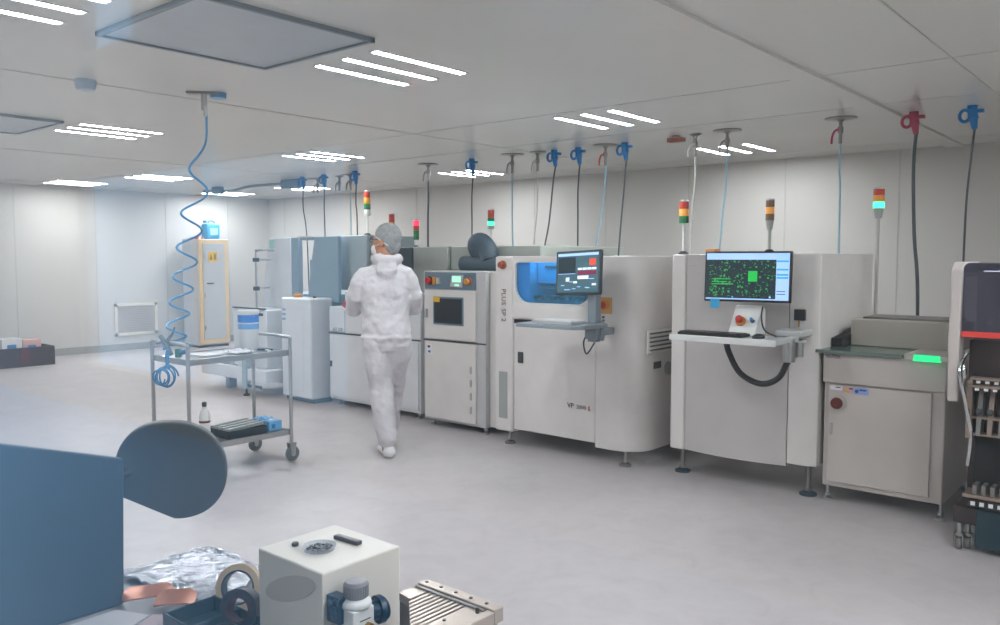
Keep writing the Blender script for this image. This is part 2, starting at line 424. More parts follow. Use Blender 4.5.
air_drop(-3.16, 6.72, [(-3.16, 6.72, 2.2), (-3.19, 6.72, 1.9), (-3.22, 6.72, 1.54)], DSTEEL, HOSEB, 'air valve with brown handle and pale hose above the circuit-board screen')
air_drop(-2.21, 6.72, [(-2.21, 6.72, 2.2), (-2.20, 6.72, 1.9), (-2.19, 6.72, 0)], PINK, HOSEB, 'air valve with dark red handle left of the green-lit signal tower, pale blue hose')
air_drop(-5.30, 6.81, [(-5.30, 6.81, 2.2), (-5.31, 6.81, 2.0), (-5.36, 6.81, 1.635)], HOSEW, HOSEW, 'faint grey-white hose hanging left of the leaning cable', r=.006, plate=.09)
air_drop(-3.47, 6.74, [(-3.47, 6.74, 2.2), (-3.50, 6.74, 1.9), (-3.51, 6.74, 1.54)], HOSEW, HOSEW, 'faint white hose hanging right above the red-topped signal tower', r=.007, plate=.05)
# red detector, dark box with cable on ceiling
b = B().lathe([(.035, -.025), (.035, 0)], (-3.66, 6.73, CEIL), 20).m(1).box(-3.73, -3.58, 6.69, 6.77, CEIL-.055, CEIL-.02)
tag(b.obj('ceiling_detector', [DSTEEL, mat('brown_red', '#7c3a2c', .5)], base=(-3.66, 6.73, CEIL), bevel=.004), 'small brownish red detector fixed flat on the ceiling', 'detector')
t = thing('junction_box', 'dark blue-grey junction box under the ceiling with a grey duct leading left', 'junction box', (-9.83, 6.98, CEIL))
B().box(-10.0, -9.6, 6.9, 7.05, CEIL-.12, CEIL).obj('body', SLATE, t, bevel=.01)
B().tube([(-12.2, 6.98, CEIL-.03), (-11.4, 6.98, CEIL-.07), (-10.9, 6.98, CEIL-.03), (-10.0, 6.98, CEIL-.04)], .02, 8, smooth=6).obj('cable', mat('grey_cable', '#6d7379', .5), t, smooth=True)
b = B().box(-11.75, -11.55, 6.85, 6.95, CEIL-.11, CEIL)
tag(b.obj('ceiling_socket', SLATE, base=(-11.65, 6.9, CEIL), bevel=.01), 'small slate blue socket box on the ceiling above the blue canister', 'socket')
b = B().lathe([(.05, -.035), (.055, 0)], (-5.05, 3.01, CEIL), 20)
tag(b.obj('ceiling_socket', mat('mid_blue_plastic', '#4b86b4', .4), base=(-5.05, 3.01, CEIL), smooth=True), 'flat round blue socket on the ceiling beside the spiral hose mount', 'socket')
b = B().lathe([(.05, -.06), (.06, -.04), (.06, 0)], (-5.31, 2.26, CEIL), 20)
tag(b.obj('smoke_detector', mat('pale_blue_plastic', '#a8bcd0', .4), base=(-5.31, 2.26, CEIL), smooth=True), 'pale bluish smoke detector on the ceiling left of the big diffuser', 'smoke detector')

# spiral air hose down to the trolley
t = thing('spiral_air_hose', 'blue spiral air hose from ceiling bracket down to the steel trolley', 'air hose', (-5.09, 2.93, CEIL))
B().obox((-5.09, 2.93, CEIL-.008), (.664, .747, 0), .11, (-.747, .664, 0), .03, .008).obj('ceiling_plate', DSTEEL, t, bevel=.003)
B().cyl((-5.09, 2.93, CEIL-.01), (-5.09, 2.93, CEIL-.12), .02, n=14).cyl((-5.085, 2.935, CEIL-.12), (-5.085, 2.935, CEIL-.16), .013, n=12).obj('valve', STEEL, t, smooth=True)
pts = []; top = Vector((-5.08, 2.94, CEIL-.15)); bot = Vector((-5.33, 2.80, .90)); turns = 6.6; n = 170
for i in range(n+1):
    f = i/n; g = f**.82; p = top.lerp(bot, g); a = f**1.35*turns*2*pi
    rr = .078*min(1, f*5)*(1-.15*f)
    pts.append(p+Vector((cos(a)*rr*.664+sin(a)*rr*-.747, cos(a)*rr*.747+sin(a)*rr*.664, 0)))
B().tube(pts, .0075, 8).obj('hose', HOSEC, t, smooth=True)

# ------------------------------------------------------------------ signal towers
OFFR = mat('unlit_red_lens', '#b23a2c', .35); OFFY = mat('unlit_amber_lens', '#d99033', .35); OFFG = mat('unlit_green_lens', '#1c6b42', .35); OFFB = mat('unlit_brown_lens', '#7a5d4a', .4)
def tower(x, y, z0, zl, zt, lenses, label, r=.032, polem=WHITEP, basem=BLACK, neck=.0):
    t = thing('signal_tower', label, 'signal light', (x, y, z0), 'signal towers on the machines')
    B().lathe([(.045, 0), (.045, .015), (.02, .035)], (x, y, z0), 20).obj('base', basem, t, smooth=True)
    B().cyl((x, y, z0+.03), (x, y, zl-neck), .011, n=12).obj('pole', polem, t, smooth=True)
    if neck: B().cyl((x, y, zl-neck), (x, y, zl), r*.6, r*.95, 16).obj('socket', MGREY, t, smooth=True)
    n = len(lenses); h = (zt-zl)/n
    for i, m_ in enumerate(lenses):
        B().lathe([(r*.96, i*h), (r, i*h+.004), (r, (i+1)*h-.005), (r*.96, (i+1)*h-.001)], (x, y, zl), 22).obj('lens', m_, t, smooth=True)
    B().lathe([(r, 0), (r, .008), (r*.7, .014)], (x, y, zt), 20).obj('cap', LGREY, t, smooth=True)
    return t
tower(-3.18, 6.0, 1.54, 1.80, 1.97, [OFFG, E_AMB, OFFR], 'signal tower with white pole between the two big monitors, stacked red over yellow over green', r=.038)
tower(-2.47, 6.0, 1.55, 1.80, 1.95, [OFFB, E_AMB, OFFB], 'brownish signal tower with grey pole behind the circuit-board screen', r=.032, polem=MGREY, neck=.07)
tower(-1.695, 5.97, .93, 1.86, 1.99, [E_GRN, OFFY, OFFR], 'signal tower lit green under red, rising from the low conveyor cabinet', r=.036, polem=mat('pale_pole', '#b0aca9', .4), neck=.07)
tower(-5.24, 6.0, 1.62, 1.80, 1.98, [MGREY, E_GRN, OFFG, OFFR, OFFR], 'signal tower lit green beside the dark ribbed ducts', r=.032)
tower(-6.66, 6.0, 1.76, 1.82, 1.99, [E_GRN, OFFY, OFFR, OFFR], 'signal tower lit green right above the hair net', r=.032)
tower(-6.28, 6.0, 1.62, 1.71, 1.91, [OFFG, OFFG, OFFR, E_RED], 'signal tower lit bright pink-red right of the capped head', r=.030)
tower(-7.06, 6.0, 1.76, 1.99, 2.25, [WHITEP, OFFG, OFFY, OFFR], 'tallest signal tower, farthest of all, on a white pole', r=.036)

# ------------------------------------------------------------------ machine feet
def foot(t, x, y, ztop, r=.035, m_=STEEL, pad=None, pole=.011):
    o = B().cyl((x, y, .02), (x, y, ztop), pole, n=12).cyl((x, y, .03), (x, y, .045), pole*1.8, n=6).obj('leg', m_, t, smooth=True)
    B().lathe([(r, 0), (r, .012), (r*.45, .026)], (x, y, 0), 20).obj('foot_pad', pad or m_, o, smooth=True)

# ------------------------------------------------------------------ 1. machine with the blue window
t = thing('printing_machine', 'large off-white machine with a blue-tinted rounded window, keyboard arm and tilted control screen', 'machine', (-3.7, 5.8, 0))
F = 5.03
# rounded right front shell and side, as one profile in plan
prof = [(-3.37, F)]
for i in range(9):
    a = -pi/2+pi/2*i/8; prof.append((-3.22+.22*cos(a), F+.22+.22*sin(a)))
prof += [(-3.0, 6.9), (-3.06, 6.9), (-3.06, F+.24)]
for i in range(9):
    a = -pi/2*i/8; prof.append((-3.22+.16*cos(a), F+.22+.16*sin(a)))
prof += [(-3.37, F+.06)]
B().prism(prof, 'z', .115, 1.535).obj('side_cover', OFFW, t, bevel=.006)
B().box(-4.35, -4.165, F, F+.5, .115, 1.535).obj('column_panel', OFFW, t, bevel=.018, seg=3)
B().box(-4.30, -3.07, F+.5, 6.88, .14, 1.525).obj('body', PGREY, t, bevel=.01)
B().box(-4.16, -3.375, F+.012, F+.045, .145, 1.0).obj('door', OFFW, t, bevel=.006)
b = B()
holed_plate(b, (-4.165, -3.37, 1.035, 1.535), rrect(-4.14, -3.42, 1.17, 1.485, .05, 6, (.13, .13, .03, .03)), F+.004, F+.03)
b.obj('window_surround', OFFW, t, bevel=.003)
B().prism([(F+.02, 1.035), (F-.012, 1.045), (F-.012, 1.13), (F+.006, 1.165), (F+.02, 1.165)], 'x', -4.16, -3.375).obj('handle_lip', OFFW, t, bevel=.003)
B().box(-4.165, -3.375, F+.02, F+.04, 1.0, 1.035).obj('shadow_gap', BLACK, t)
B().prism(rrect(-4.15, -3.41, 1.16, 1.495, .05, 6, (.13, .13, .03, .03)), 'y', F+.034, F+.040).obj('window', BGLASS, t)
# chamber behind the window
B().box(-4.165, -3.375, F+.47, F+.49, 1.0, 1.52).obj('chamber_back', mat('chamber_blue', '#3a6d92', .5), t)
b = B().box(-4.16, -4.03, F+.05, F+.40, 1.10, 1.50).box(-4.02, -3.40, F+.14, F+.42, 1.32, 1.49).m(1).box(-3.94, -3.66, F+.125, F+.14, 1.44, 1.46).m(2).box(-4.1, -3.4, F+.12, F+.44, 1.06, 1.2).m(1)
for i in range(7): b.box(-4.05+i*.09, -4.0+i*.09, F+.1, F+.2, 1.19, 1.225)
b.m(2).cyl((-4.1, F+.2, 1.29), (-3.4, F+.2, 1.29), .012)
B().box(-4.05, -3.45, F+.06, F+.10, 1.497, 1.503).obj('chamber_lamp', mat('chamber_lamp', '#ffffff', .4, emit=7, ecol=(.9,.96,1)), t)
b.obj('print_head', [mat('blue_enamel', '#4f9fd8', .4), DGREY, SLATE], t, bevel=.004)
B().box(-4.31, -4.215, F-.002, F+.01, .22, .605).obj('grip_recess', MGREY, t, bevel=.02)
B().box(-4.118, -4.062, F+.004, F+.02, .685, .775).obj('door_handle', DGREY, t, bevel=.006)
def estop(t, x, y, z, r=.032, ring=ORANGE, name='emergency_button', cap=RED, dirv=(0, -1, 0)):
    d = Vector(dirv); p = Vector((x, y, z))
    o = B().cyl(p, p+d*.012, r*1.35, n=24).obj(name, ring, t, smooth=True)
    B().cyl(p+d*.01, p+d*.03, r*.6, n=20).cyl(p+d*.03, p+d*.045, r, r*.9, 24).obj('button_cap', cap, o, smooth=True)
estop(t, -4.262, F, 1.465, .026, mat('rust_ring', '#a5654a', .5), cap=mat('rust_red', '#9c4a34', .4))
TXT = mat('dark_lettering', '#4a3a3a', .6)
B().text('PLUS', .062, (-4.275, F-.004, 1.275), (0, 0, -1), (1, 0, 0), .001).obj('lettering', mat('brown_lettering', '#6e5048', .6), t)
B().text('SP 2', .062, (-4.275, F-.004, 1.115), (0, 0, -1), (1, 0, 0), .001).obj('lettering', TXT, t)
B().text('VP', .055, (-3.63, F+.008, .385), (1, 0, 0), (0, 0, 1), .001).obj('lettering', mat('dark_red_lettering', '#5e3c3c', .6), t)
B().text('2000', .045, (-3.545, F+.008, .385), (1, 0, 0), (0, 0, 1), .001).m(1).text('S', .05, (-3.44, F+.008, .38), (1, 0, 0), (0, 0, 1), .001).obj('lettering', [mat('grey_lettering', '#6c6a66', .6), RED], t)
# amber button and plates right of the window
B().box(-3.335, -3.23, F-.008, F+.015, 1.115, 1.235).obj('button_plate', mat('ochre_plate', '#c79a5a', .5), t, bevel=.003)
estop(t, -3.29, F-.008, 1.18, .027)
b = B()
for zz in (1.075, 1.10): b.cyl((-3.34, F+.004, zz), (-3.34, F-.012, zz), .010).cyl((-3.30, F+.004, zz-.01), (-3.30, F-.012, zz-.01), .008)
b.obj('push_button', DGREY, t)
# swing arm, keyboard shelf and tilted screen
ARM = mat('arm_grey', '#7f8a92', .4)
b = B().box(-3.28, -3.21, 4.79, 4.86, .93, 1.30).box(-3.29, -3.19, 4.77, 4.88, .95, 1.05).box(-3.27, -3.21, 4.86, F+.02, .97, 1.02)
b.cyl((-3.185, 4.83, .94), (-3.185, 4.83, 1.08), .018)
b.obj('swing_arm', ARM, t, bevel=.006)
B().prism([(-3.70, 4.70), (-3.68, 4.48), (-3.2, 4.48), (-3.14, 4.55), (-3.14, 4.84), (-3.22, 4.86), (-3.66, 4.82)], 'z', 1.035, 1.062).obj('keyboard_shelf', ARM, t, bevel=.005)
b = B().box(-3.60, -3.26, 4.56, 4.74, 1.063, 1.08).m(1)
for r_ in range(4):
    for c_ in range(11): b.box(-3.59+c_*.03, -3.565+c_*.03, 4.575+r_*.04, 4.605+r_*.04, 1.08, 1.087)
b.obj('keyboard', [LGREY, WHITEP], t)
B().tube([(-3.27, 4.8, 1.0), (-3.29, 4.76, .93), (-3.25, 4.74, .85), (-3.21, 4.78, .93)], .006, 8, smooth=6).obj('cable', CABLE, t, smooth=True)
# screen tilted back: built in its own frame then placed
def screen_frame(cx, cy, cz, yaw, tilt, roll=0):
    return Matrix.Translation((cx, cy, cz)) @ Matrix.Rotation(yaw, 4, 'Z') @ Matrix.Rotation(roll, 4, 'Y') @ Matrix.Rotation(tilt, 4, 'X')
def place(b, M): bmesh.ops.transform(b.bm, matrix=M, verts=b.bm.verts); return b
M1 = screen_frame(-3.335, 4.75, 1.418, rad(6), rad(-8), rad(-3)) @ Matrix.Scale(.95, 4)
place(B().box(-.19, .19, 0, .035, -.165, .165).box(-.15, .15, .035, .06, -.12, .12), M1).obj('monitor', mat('monitor_slate', '#2c3a45', .4), t, bevel=.006)
b = B().box(-.172, .172, -.003, .002, -.147, .147).m(1).box(-.17, .17, -.004, -.002, .125, .145).m(2).box(-.165, -.02, -.005, -.003, -.005, .115)
b.m(3)
for i in range(4): b.box(-.0+i*.04, .034+i*.04, -.005, -.003, .018, .034)
b.box(0, .09, -.005, -.003, -.05, -.025).box(-.10, -.07, -.005, -.003, -.065, -.04).box(-.035, -.005, -.005, -.003, -.08, -.065).box(.12, .155, -.005, -.003, -.1, -.085)
b.m(4).box(.095, .15, -.005, -.003, .05, .1).m(5).box(.0, .155, -.005, -.003, -.018, .01)
b.m(1)
for i in range(12):
    x = random.uniform(-.16, .13); z = random.uniform(-.14, -.03); b.box(x, x+.03, -.0045, -.003, z, z+.005)
b.box(-.165, -.02, -.0045, -.003, -.01, -.006)
place(b, M1).obj('screen', [S_TEAL, S_BLUE, S_DARK, S_WHT, S_RED, S_MAR], t)
# louvred link cover on the side
b = B().box(-3.0, -2.985, 5.13, 5.62, .83, 1.0).m(1)
for i in range(5): b.box(-2.987, -2.982, 5.15, 5.6, .85+i*.03, .862+i*.03)
b.m(0)
for i in range(6): b.prism([(-2.985, .838+i*.03), (-2.972, .838+i*.03), (-2.985, .850+i*.03)], 'y', 5.14, 5.61)
b.obj('louvre_cover', [OFFW, mat('slit_grey', '#6d6a68', .6)], t, bevel=.002)
B().box(-3.0, -2.99, 5.23, 5.33, .715, .765).obj('socket_plate', DGREY, t, bevel=.003)
b = B().cyl((-3.0, 5.44, .70), (-2.985, 5.44, .70), .05)
for i in range(5): b.box(-2.986, -2.98, 5.40, 5.48, .665+i*.016, .671+i*.016)
b.obj('fan_vent', MGREY, t)
for x, y in ((-4.27, 5.13), (-3.15, 5.10), (-4.2, 6.7), (-3.15, 6.7)): foot(t, x, y, .15, .045, STEEL, DSTEEL)

# ------------------------------------------------------------------ 2. inspection machine with the circuit-board screen
t = thing('inspection_machine', 'off-white machine with bulging grey front and widescreen monitor showing a green circuit board', 'machine', (-2.3, 5.7, 0))
B().box(-2.80, -2.69, 5.12, 5.30, .185, 1.545).obj('corner_post', OFFW, t, bevel=.012)
B().box(-2.78, -1.80, 5.28, 6.22, .2, 1.545).obj('body', PGREY, t, bevel=.01)
fr = mat('warm_grey_enamel', '#bbb6b4', .38)
def bow(x0, x1, y, d, z0, z1, th=.02, n=14, sag=.0):
    """curved sheet bulging towards -Y"""
    b = B(); F_ = []; K = []
    for i in range(n+1):
        f = i/n; x = x0+(x1-x0)*f; yy = y-d*(1-(2*f-1)**2); zz = z0-sag*(1-(2*f-1)**2)
        F_.append((b.V((x, yy, zz)), b.V((x, yy, z1)))); K.append((b.V((x, yy+th, zz)), b.V((x, yy+th, z1))))
    for i in range(n):
        b._f([F_[i][0], F_[i+1][0], F_[i+1][1], F_[i][1]]); b._f([K[i][0], K[i][1], K[i+1][1], K[i+1][0]])
        b._f([F_[i][1], F_[i+1][1], K[i+1][1], K[i][1]]); b._f([F_[i][0], K[i][0], K[i+1][0], F_[i+1][0]])
    for j in (0, n): b._f([F_[j][0], F_[j][1], K[j][1], K[j][0]])
    return b
bow(-2.688, -1.972, 5.13, .045, .19, 1.0, sag=.0).obj('lower_front_panel', fr, t, smooth=True)
bow(-2.688, -1.972, 5.13, .045, 1.006, 1.54).obj('upper_front_panel', fr, t, smooth=True)
B().box(-2.688, -1.972, 5.132, 5.28, .19, 1.54).obj('inner_frame', fr, t)
B().prism([(-1.966, 5.12), (-1.83, 5.12), (-1.785, 5.15), (-1.785, 6.2), (-1.966, 6.2)], 'z', .21, 1.548).obj('side_cover', OFFW, t, bevel=.006)
B().box(-1.93, -1.86, 5.095, 5.12, 1.13, 1.20).m(1).cyl((-1.895, 5.095, 1.09), (-1.895, 5.09, 1.13), .006).obj('key_switch', [BLACK, GOLD], t, bevel=.004)
# shelf
B().box(-2.495, -1.83, 4.55, 4.82, 1.018, 1.045).m(1).box(-2.5, -1.825, 4.545, 4.56, 1.012, 1.05).obj('keyboard_shelf', [LGREY, WHITEP], t, bevel=.004)
b = B().box(-2.47, -2.06, 4.60, 4.74, 1.046, 1.062)
for r_ in range(4):
    for c_ in range(15): b.box(-2.463+c_*.0265, -2.441+c_*.0265, 4.61+r_*.03, 4.634+r_*.03, 1.062, 1.068)
b.obj('keyboard', BLACK, t)
B().ell((-1.98, 4.68, 1.052), .035, .055, .02).obj('mouse', BLACK, t, smooth=True)
B().box(-2.1, -1.84, 4.8, 5.09, .99, 1.015).box(-1.875, -1.82, 4.80, 4.9, .92, 1.05).box(-1.97, -1.81, 4.90, 5.10, 1.04, 1.08).obj('shelf_bracket', LGREY, t, bevel=.008)
b = B().cyl((-1.85, 4.82, .90), (-1.85, 4.82, 1.04), .036, n=24).cyl((-1.80, 4.86, .93), (-1.80, 4.86, 1.02), .022)
b.obj('arm_joint', STEEL, t, bevel=.004)
B().tube([(-2.27, 4.86, 1.015), (-2.25, 4.86, .93), (-2.17, 4.86, .80), (-2.04, 4.87, .745), (-1.93, 4.87, .79), (-1.87, 4.86, .90)], .019, 10, smooth=8).obj('cable_conduit', BLACK, t, smooth=True)
# slanted operator panel + emergency stop
b = B().prism([(4.78, 1.047), (4.95, 1.047), (4.95, 1.2), (4.92, 1.225), (4.90, 1.225)], 'x', -2.225, -2.05)
bmesh.ops.translate(b.bm, verts=b.bm.verts, vec=(0, 0, 0)); b.obj('operator_panel', WHITEP, t, bevel=.006)
estop(t, -2.16, 4.835, 1.125, .024, dirv=(0, -.83, .55))
estop(t, -2.085, 4.845, 1.125, .010, BLACK, 'push_button', BLUE, (0, -.83, .55))
B().tube([(-2.05, 4.9, 1.22), (-2.04, 4.86, 1.15), (-2.0, 4.82, 1.08), (-1.92, 4.8, 1.05)], .005, 8, smooth=6).obj('cable', BLACK, t, smooth=True)
M2 = screen_frame(-2.135, 4.85, 1.405, rad(7), rad(-3), 0)
place(B().box(-.268, .268, 0, .03, -.157, .157).box(-.1, .1, .03, .07, -.08, .08).box(-.03, .03, .07, .26, -.03, .03), M2).obj('monitor', BLACK, t, bevel=.005)
b = B().box(-.258, .258, -.003, .002, -.145, .147).m(1).box(-.256, .256, -.004, -.002, .105, .145).box(.178, .256, -.004, -.002, -.143, .145).box(-.256, .18, -.004, -.002, -.143, -.135)
b.m(2)
for zz in (.09, .04, .008, -.01): b.box(.182, .25, -.006, -.003, zz, zz+.01)
b.m(5)
for zz in (-.09, -.107): b.box(.185, .235, -.006, -.003, zz, zz+.004)
b.m(3).box(.01, .065, -.006, -.003, -.03, .035)
for zz in (-.05, -.035, -.018): b.box(-.22, -.1+random.uniform(-.03, .02), -.006, -.003, zz, zz+.005)
b.m(4)
random.seed(11)
for i in range(260):
    x = random.uniform(-.24, .165); z = random.uniform(-.128, .095)
    if .0 < x < .075 and -.04 < z < .045: continue
    if -.11 < x < -.06 and random.random() < .7: continue
    wv = random.choice((.003, .005, .012)); hv = random.choice((.003, .004, .010)); b.box(x, x+wv, -.005, -.003, z, z+hv)
b.m(1).box(.14, .15, -.006, -.003, -.13, -.12).m(2).box(-.09, -.08, -.006, -.003, -.132, -.122)
place(b, M2).obj('screen', [S_DARK, S_BLUE, S_CYAN, S_GRN, S_DGRN, BLACK], t)
place(B().box(-.225, -.165, -.006, -.004, -.20, -.14), M2).obj('sticky_note', STICK, t)
B().text('M', .02, (-2.66, 5.10, 1.46), (1, 0, 0), (0, 0, 1), .001).m(0).box(-2.63, -2.6, 5.098, 5.102, 1.465, 1.472).obj('badge', STEEL, t)
for x, y in ((-2.757, 5.24), (-1.863, 5.235), (-2.7, 6.1), (-1.9, 6.1)): foot(t, x, y, .21, .055, DSTEEL, mat('dark_slate_rubber', '#34424c', .6), .015)
b = B().box(-2.70, -2.62, 5.42, 5.50, 1.546, 1.585)
tag(b.obj('small_box', ORANGE, base=(-2.66, 5.46, 1.546), bevel=.006), 'little orange-tan block on top of the machine left of the circuit-board screen', 'box')

# ------------------------------------------------------------------ 3. low conveyor cabinet
t = thing('conveyor_cabinet', 'low greige cabinet with glass work top, raised hood and glowing green display', 'conveyor', (-1.42, 5.6, 0))
cg = mat('greige_enamel', '#beb6b1', .38)
F = 5.15
B().box(-1.755, -1.075, F+.02, 6.1, .10, .93).obj('body', cg, t, bevel=.008)
B().box(-1.76, -1.07, F, F+.03, .752, .935).obj('upper_front', cg, t, bevel=.006)
B().box(-1.725, -1.145, F+.004, F+.03, .135, .742).obj('door', mat('greige_door', '#c1b9b4', .38), t, bevel=.003)
B().box(-1.71, -1.696, F-.002, F+.01, .43, .5).obj('door_handle', STEEL, t, bevel=.002)
B().box(-1.80, -1.30, F-.03, F-.0, .935, .955).box(-1.78, -1.30, F-.01, 5.5, .935, .955).obj('glass_top', GGLASS, t, bevel=.003)
B().prism([(-1.30, F-.0), (-1.20, F-.03), (-1.06, F-.03), (-1.06, 5.5), (-1.30, 5.5)], 'z', .93, .962).obj('top_plate', cg, t, bevel=.004)
B().box(-1.71, -1.13, 5.5, 5.9, .955, 1.128).obj('hood', mat('hood_steel', '#b9b2a8', .35, .1), t, bevel=.006)
B().box(-1.66, -1.12, 5.58, 5.9, 1.128, 1.14).obj('hood_lid', DSTEEL, t, bevel=.003)
B().box(-1.128, -1.08, 5.52, 5.9, .955, 1.12).obj('hood_end', mat('brown_grey', '#7a6a62', .4), t, bevel=.004)
b = B().prism([(5.35, .957), (5.9, .957), (5.9, 1.06), (5.35, 1.01)], 'x', -1.78, -1.715)
b.obj('tunnel_guard', BLACKM, t)
b = B().box(-1.235, -1.10, F-.045, F-.031, .938, .966); b.box(-1.24, -1.095, F-.045, F+.03, .93, .938)
b.obj('green_display', E_LED, t)
estop(t, -1.664, F+.003, .632, .036, cg, cap=DRED)
b = B().box(-1.713, -1.64, F-.001, F+.005, .71, .735).m(1).box(-1.635, -1.575, F-.001, F+.005, .70, .735).m(2).prism([(-1.628, .704), (-1.603, .704), (-1.615, .73)], 'y', F-.003, F).m(3).box(-1.57, -1.49, F-.001, F+.005, .695, .735)
b.m(4).box(-1.68, -1.65, F-.003, F, .724, .73).box(-1.6, -1.578, F-.003, F, .722, .73)
b.m(5).cyl((-1.555, F-.003, .714), (-1.555, F, .714), .011, n=16).box(-1.54, -1.50, F-.003, F, .718, .728)
b.obj('warning_stickers', [PAPER, mat('pale_pink_label', '#cfa9ae', .6), YELLOW, mat('pale_blue_label', '#8fa4d6', .6), BLACK, mat('label_blue', '#2c55a8', .6)], t)
B().text('NUTEK', .028, (-1.745, F-.003, .905), (1, 0, 0), (0, 0, 1), .001).obj('lettering', TXT, t)
for x, y in ((-1.735, 5.22), (-1.09, 5.22), (-1.7, 6.0), (-1.13, 6.0)): foot(t, x, y, .12, .03)

# ------------------------------------------------------------------ 4. placement machine at the picture edge
t = thing('placement_machine', 'component placing machine with smoked hinged cover, pale curved side frame and a red line', 'machine', (-.3, 5.6, 0))
F = 4.75
B().box(-.93, .6, F+.35, 6.2, .3, 1.49).obj('body', OFFW, t, bevel=.01)
# side frame: C-shaped plate seen from the front edge
b = B().prism([(F-.02, .775), (F+.04, .775), (F+.06, 1.03), (F+.06, 1.42), (F+.4, 1.42), (F+.4, 1.50), (F+.02, 1.50), (F-.03, 1.46), (F-.05, 1.05)], 'x', -.978, -.925)
b.obj('side_frame', mat('frame_greige', '#c6bdb9', .4), t, bevel=.01, seg=3)
B().box(.55, .6, F-.05, F+.4, .775, 1.5).obj('side_frame', WHITEP, t, bevel=.01)
pl = rrect(-.92, .55, 1.115, 1.497, .03, 4, (.0001, .0001, .03, .03))
B().prism(pl, 'y', F-.03, F-.02).obj('smoked_cover', SGLASS, t)
B().box(-.92, .55, F-.034, F-.018, 1.118, 1.146).obj('red_line', mat('red_strip', '#c23a34', .4, emit=.25), t)
b = B().box(-.92, .55, F+.32, F+.345, .8, 1.46).m(1)
b.box(-.8, -.795, F+.2, F+.21, 1.15, 1.44).box(-.62, -.615, F+.2, F+.21, 1.15, 1.44).box(-.85, .5, F+.18, F+.2, 1.40, 1.412)
b.m(2).box(-.92, .55, F+.05, F+.33, 1.455, 1.49).m(3).box(-.85, .5, F+.08, F+.11, 1.450, 1.455)  # last box: lamp strip added to brighten the chamber behind the smoked cover
b.obj('chamber', [mat('chamber_grey', '#8f8a92', .5), DGREY, DGREY, mat('chamber_lamp', '#ffffff')], t)  # chamber_lamp here is the glow of the added lamp strip
dk = mat('dark_brown_metal', '#3a3030', .5, .3); bz = mat('bronze_grey_metal', '#9b8a80', .35, .6)
B().box(-.9, .55, F+.06, F+.34, .60, 1.10).obj('feeder_bay', dk, t, bevel=.01)
# feeder bank: rails and rows of feeder slots
b = B()
for z0, y0 in ((.90, F-.03), (.865, F-.06), (.70, F-.02), (.615, F-.03)):
    b.box(-.875, .55, y0, y0+.06, z0, z0+.012)
b.box(-.885, -.86, F-.04, F+.06, .60, .90)
b.obj('feeder_rail', bz, t, bevel=.002)
b = B(); random.seed(3)
for i in range(34):
    x = -.845+i*.04
    b.box(x, x+.018, F-.034, F-.028, .885, .898).box(x, x+.018, F-.064, F-.058, .852, .864)
b.obj('slot_marks', WHITEP, t)
for i in range(26):
    x = -.84+i*.05
    b = B().prism([(F-.04, .62), (F+.06, .62), (F+.06, .86), (F+.03, .86), (F-.02, .70)], 'x', x, x+.022)
    b.m(1).cyl((x, F-.03, .74), (x+.022, F-.03, .74), .016, n=12)
    b.obj('feeder', [YELLOW if i == 3 else (bz if i % 2 else DSTEEL), DGREY], t)
B().tube([(-.90, F+.02, 1.03), (-.915, F-.06, .95), (-.885, F-.05, .78), (-.86, F-.03, .62), (-.875, F, .45)], .010, 8, smooth=8).obj('air_tube', CHROME, t, smooth=True)
b = B().ell((-.905, F-.04, .93), .02, .02, .05); b.obj('latch', CHROME, t, smooth=True)
# feeder cart below
B().box(-.90, -.84, F+.12, F+.5, .14, .78).obj('rear_leg', dk, t, bevel=.006)
b = B().box(-.86, .5, F+.06, F+.4, .30, .60); b.obj('waste_bin', BLACKM, t, bevel=.005)
b = B().box(-.885, .55, F-.05, F+.1, .295, .312).m(1).box(-.86, .55, F-.06, F-.05, .255, .29)
for i in range(34): b.m(2).box(-.845+i*.04, -.825+i*.04, F-.03, F+.07, .312, .36)
b.obj('reel_tray', [bz, BLACK, DSTEEL], t, bevel=.001)
b = B()
for i in range(34): b.box(-.845+i*.04, -.825+i*.04, F-.064, F-.060, .262, .282)
b.obj('slot_marks', WHITEP, t)
B().box(-.83, .5, F-.02, F+.4, .03, .235).obj('lower_drawer', mat('dark_teal', '#10303a', .4), t, bevel=.01)
B().box(-.93, -.82, F-.02, F+.3, .145, .235).obj('base_frame', dk, t, bevel=.006)
def caster(t, x, y, r=.04, m_=RUBBER, top=.15):
    o = B().cyl((x, y, 2*r), (x, y, top), .012, n=12).box(x-.022, x-.016, y-.02, y+.02, r*.8, 2*r+.02).box(x+.016, x+.022, y-.02, y+.02, r*.8, 2*r+.02).box(x-.022, x+.022, y-.02, y+.02, 2*r+.008, 2*r+.02).obj('caster', STEEL, t, bevel=.001)
    B().lathe([(r*.9, -.013), (r, -.009), (r, .009), (r*.9, .013)], (x, y, r), 24, 'x').obj('wheel', m_, o, smooth=True)
caster(t, -.905, F+.02, .032, DSTEEL, .15); caster(t, -.87, F+.05, .032, DSTEEL, .15); caster(t, .45, F+.05, .032, DSTEEL, .15)

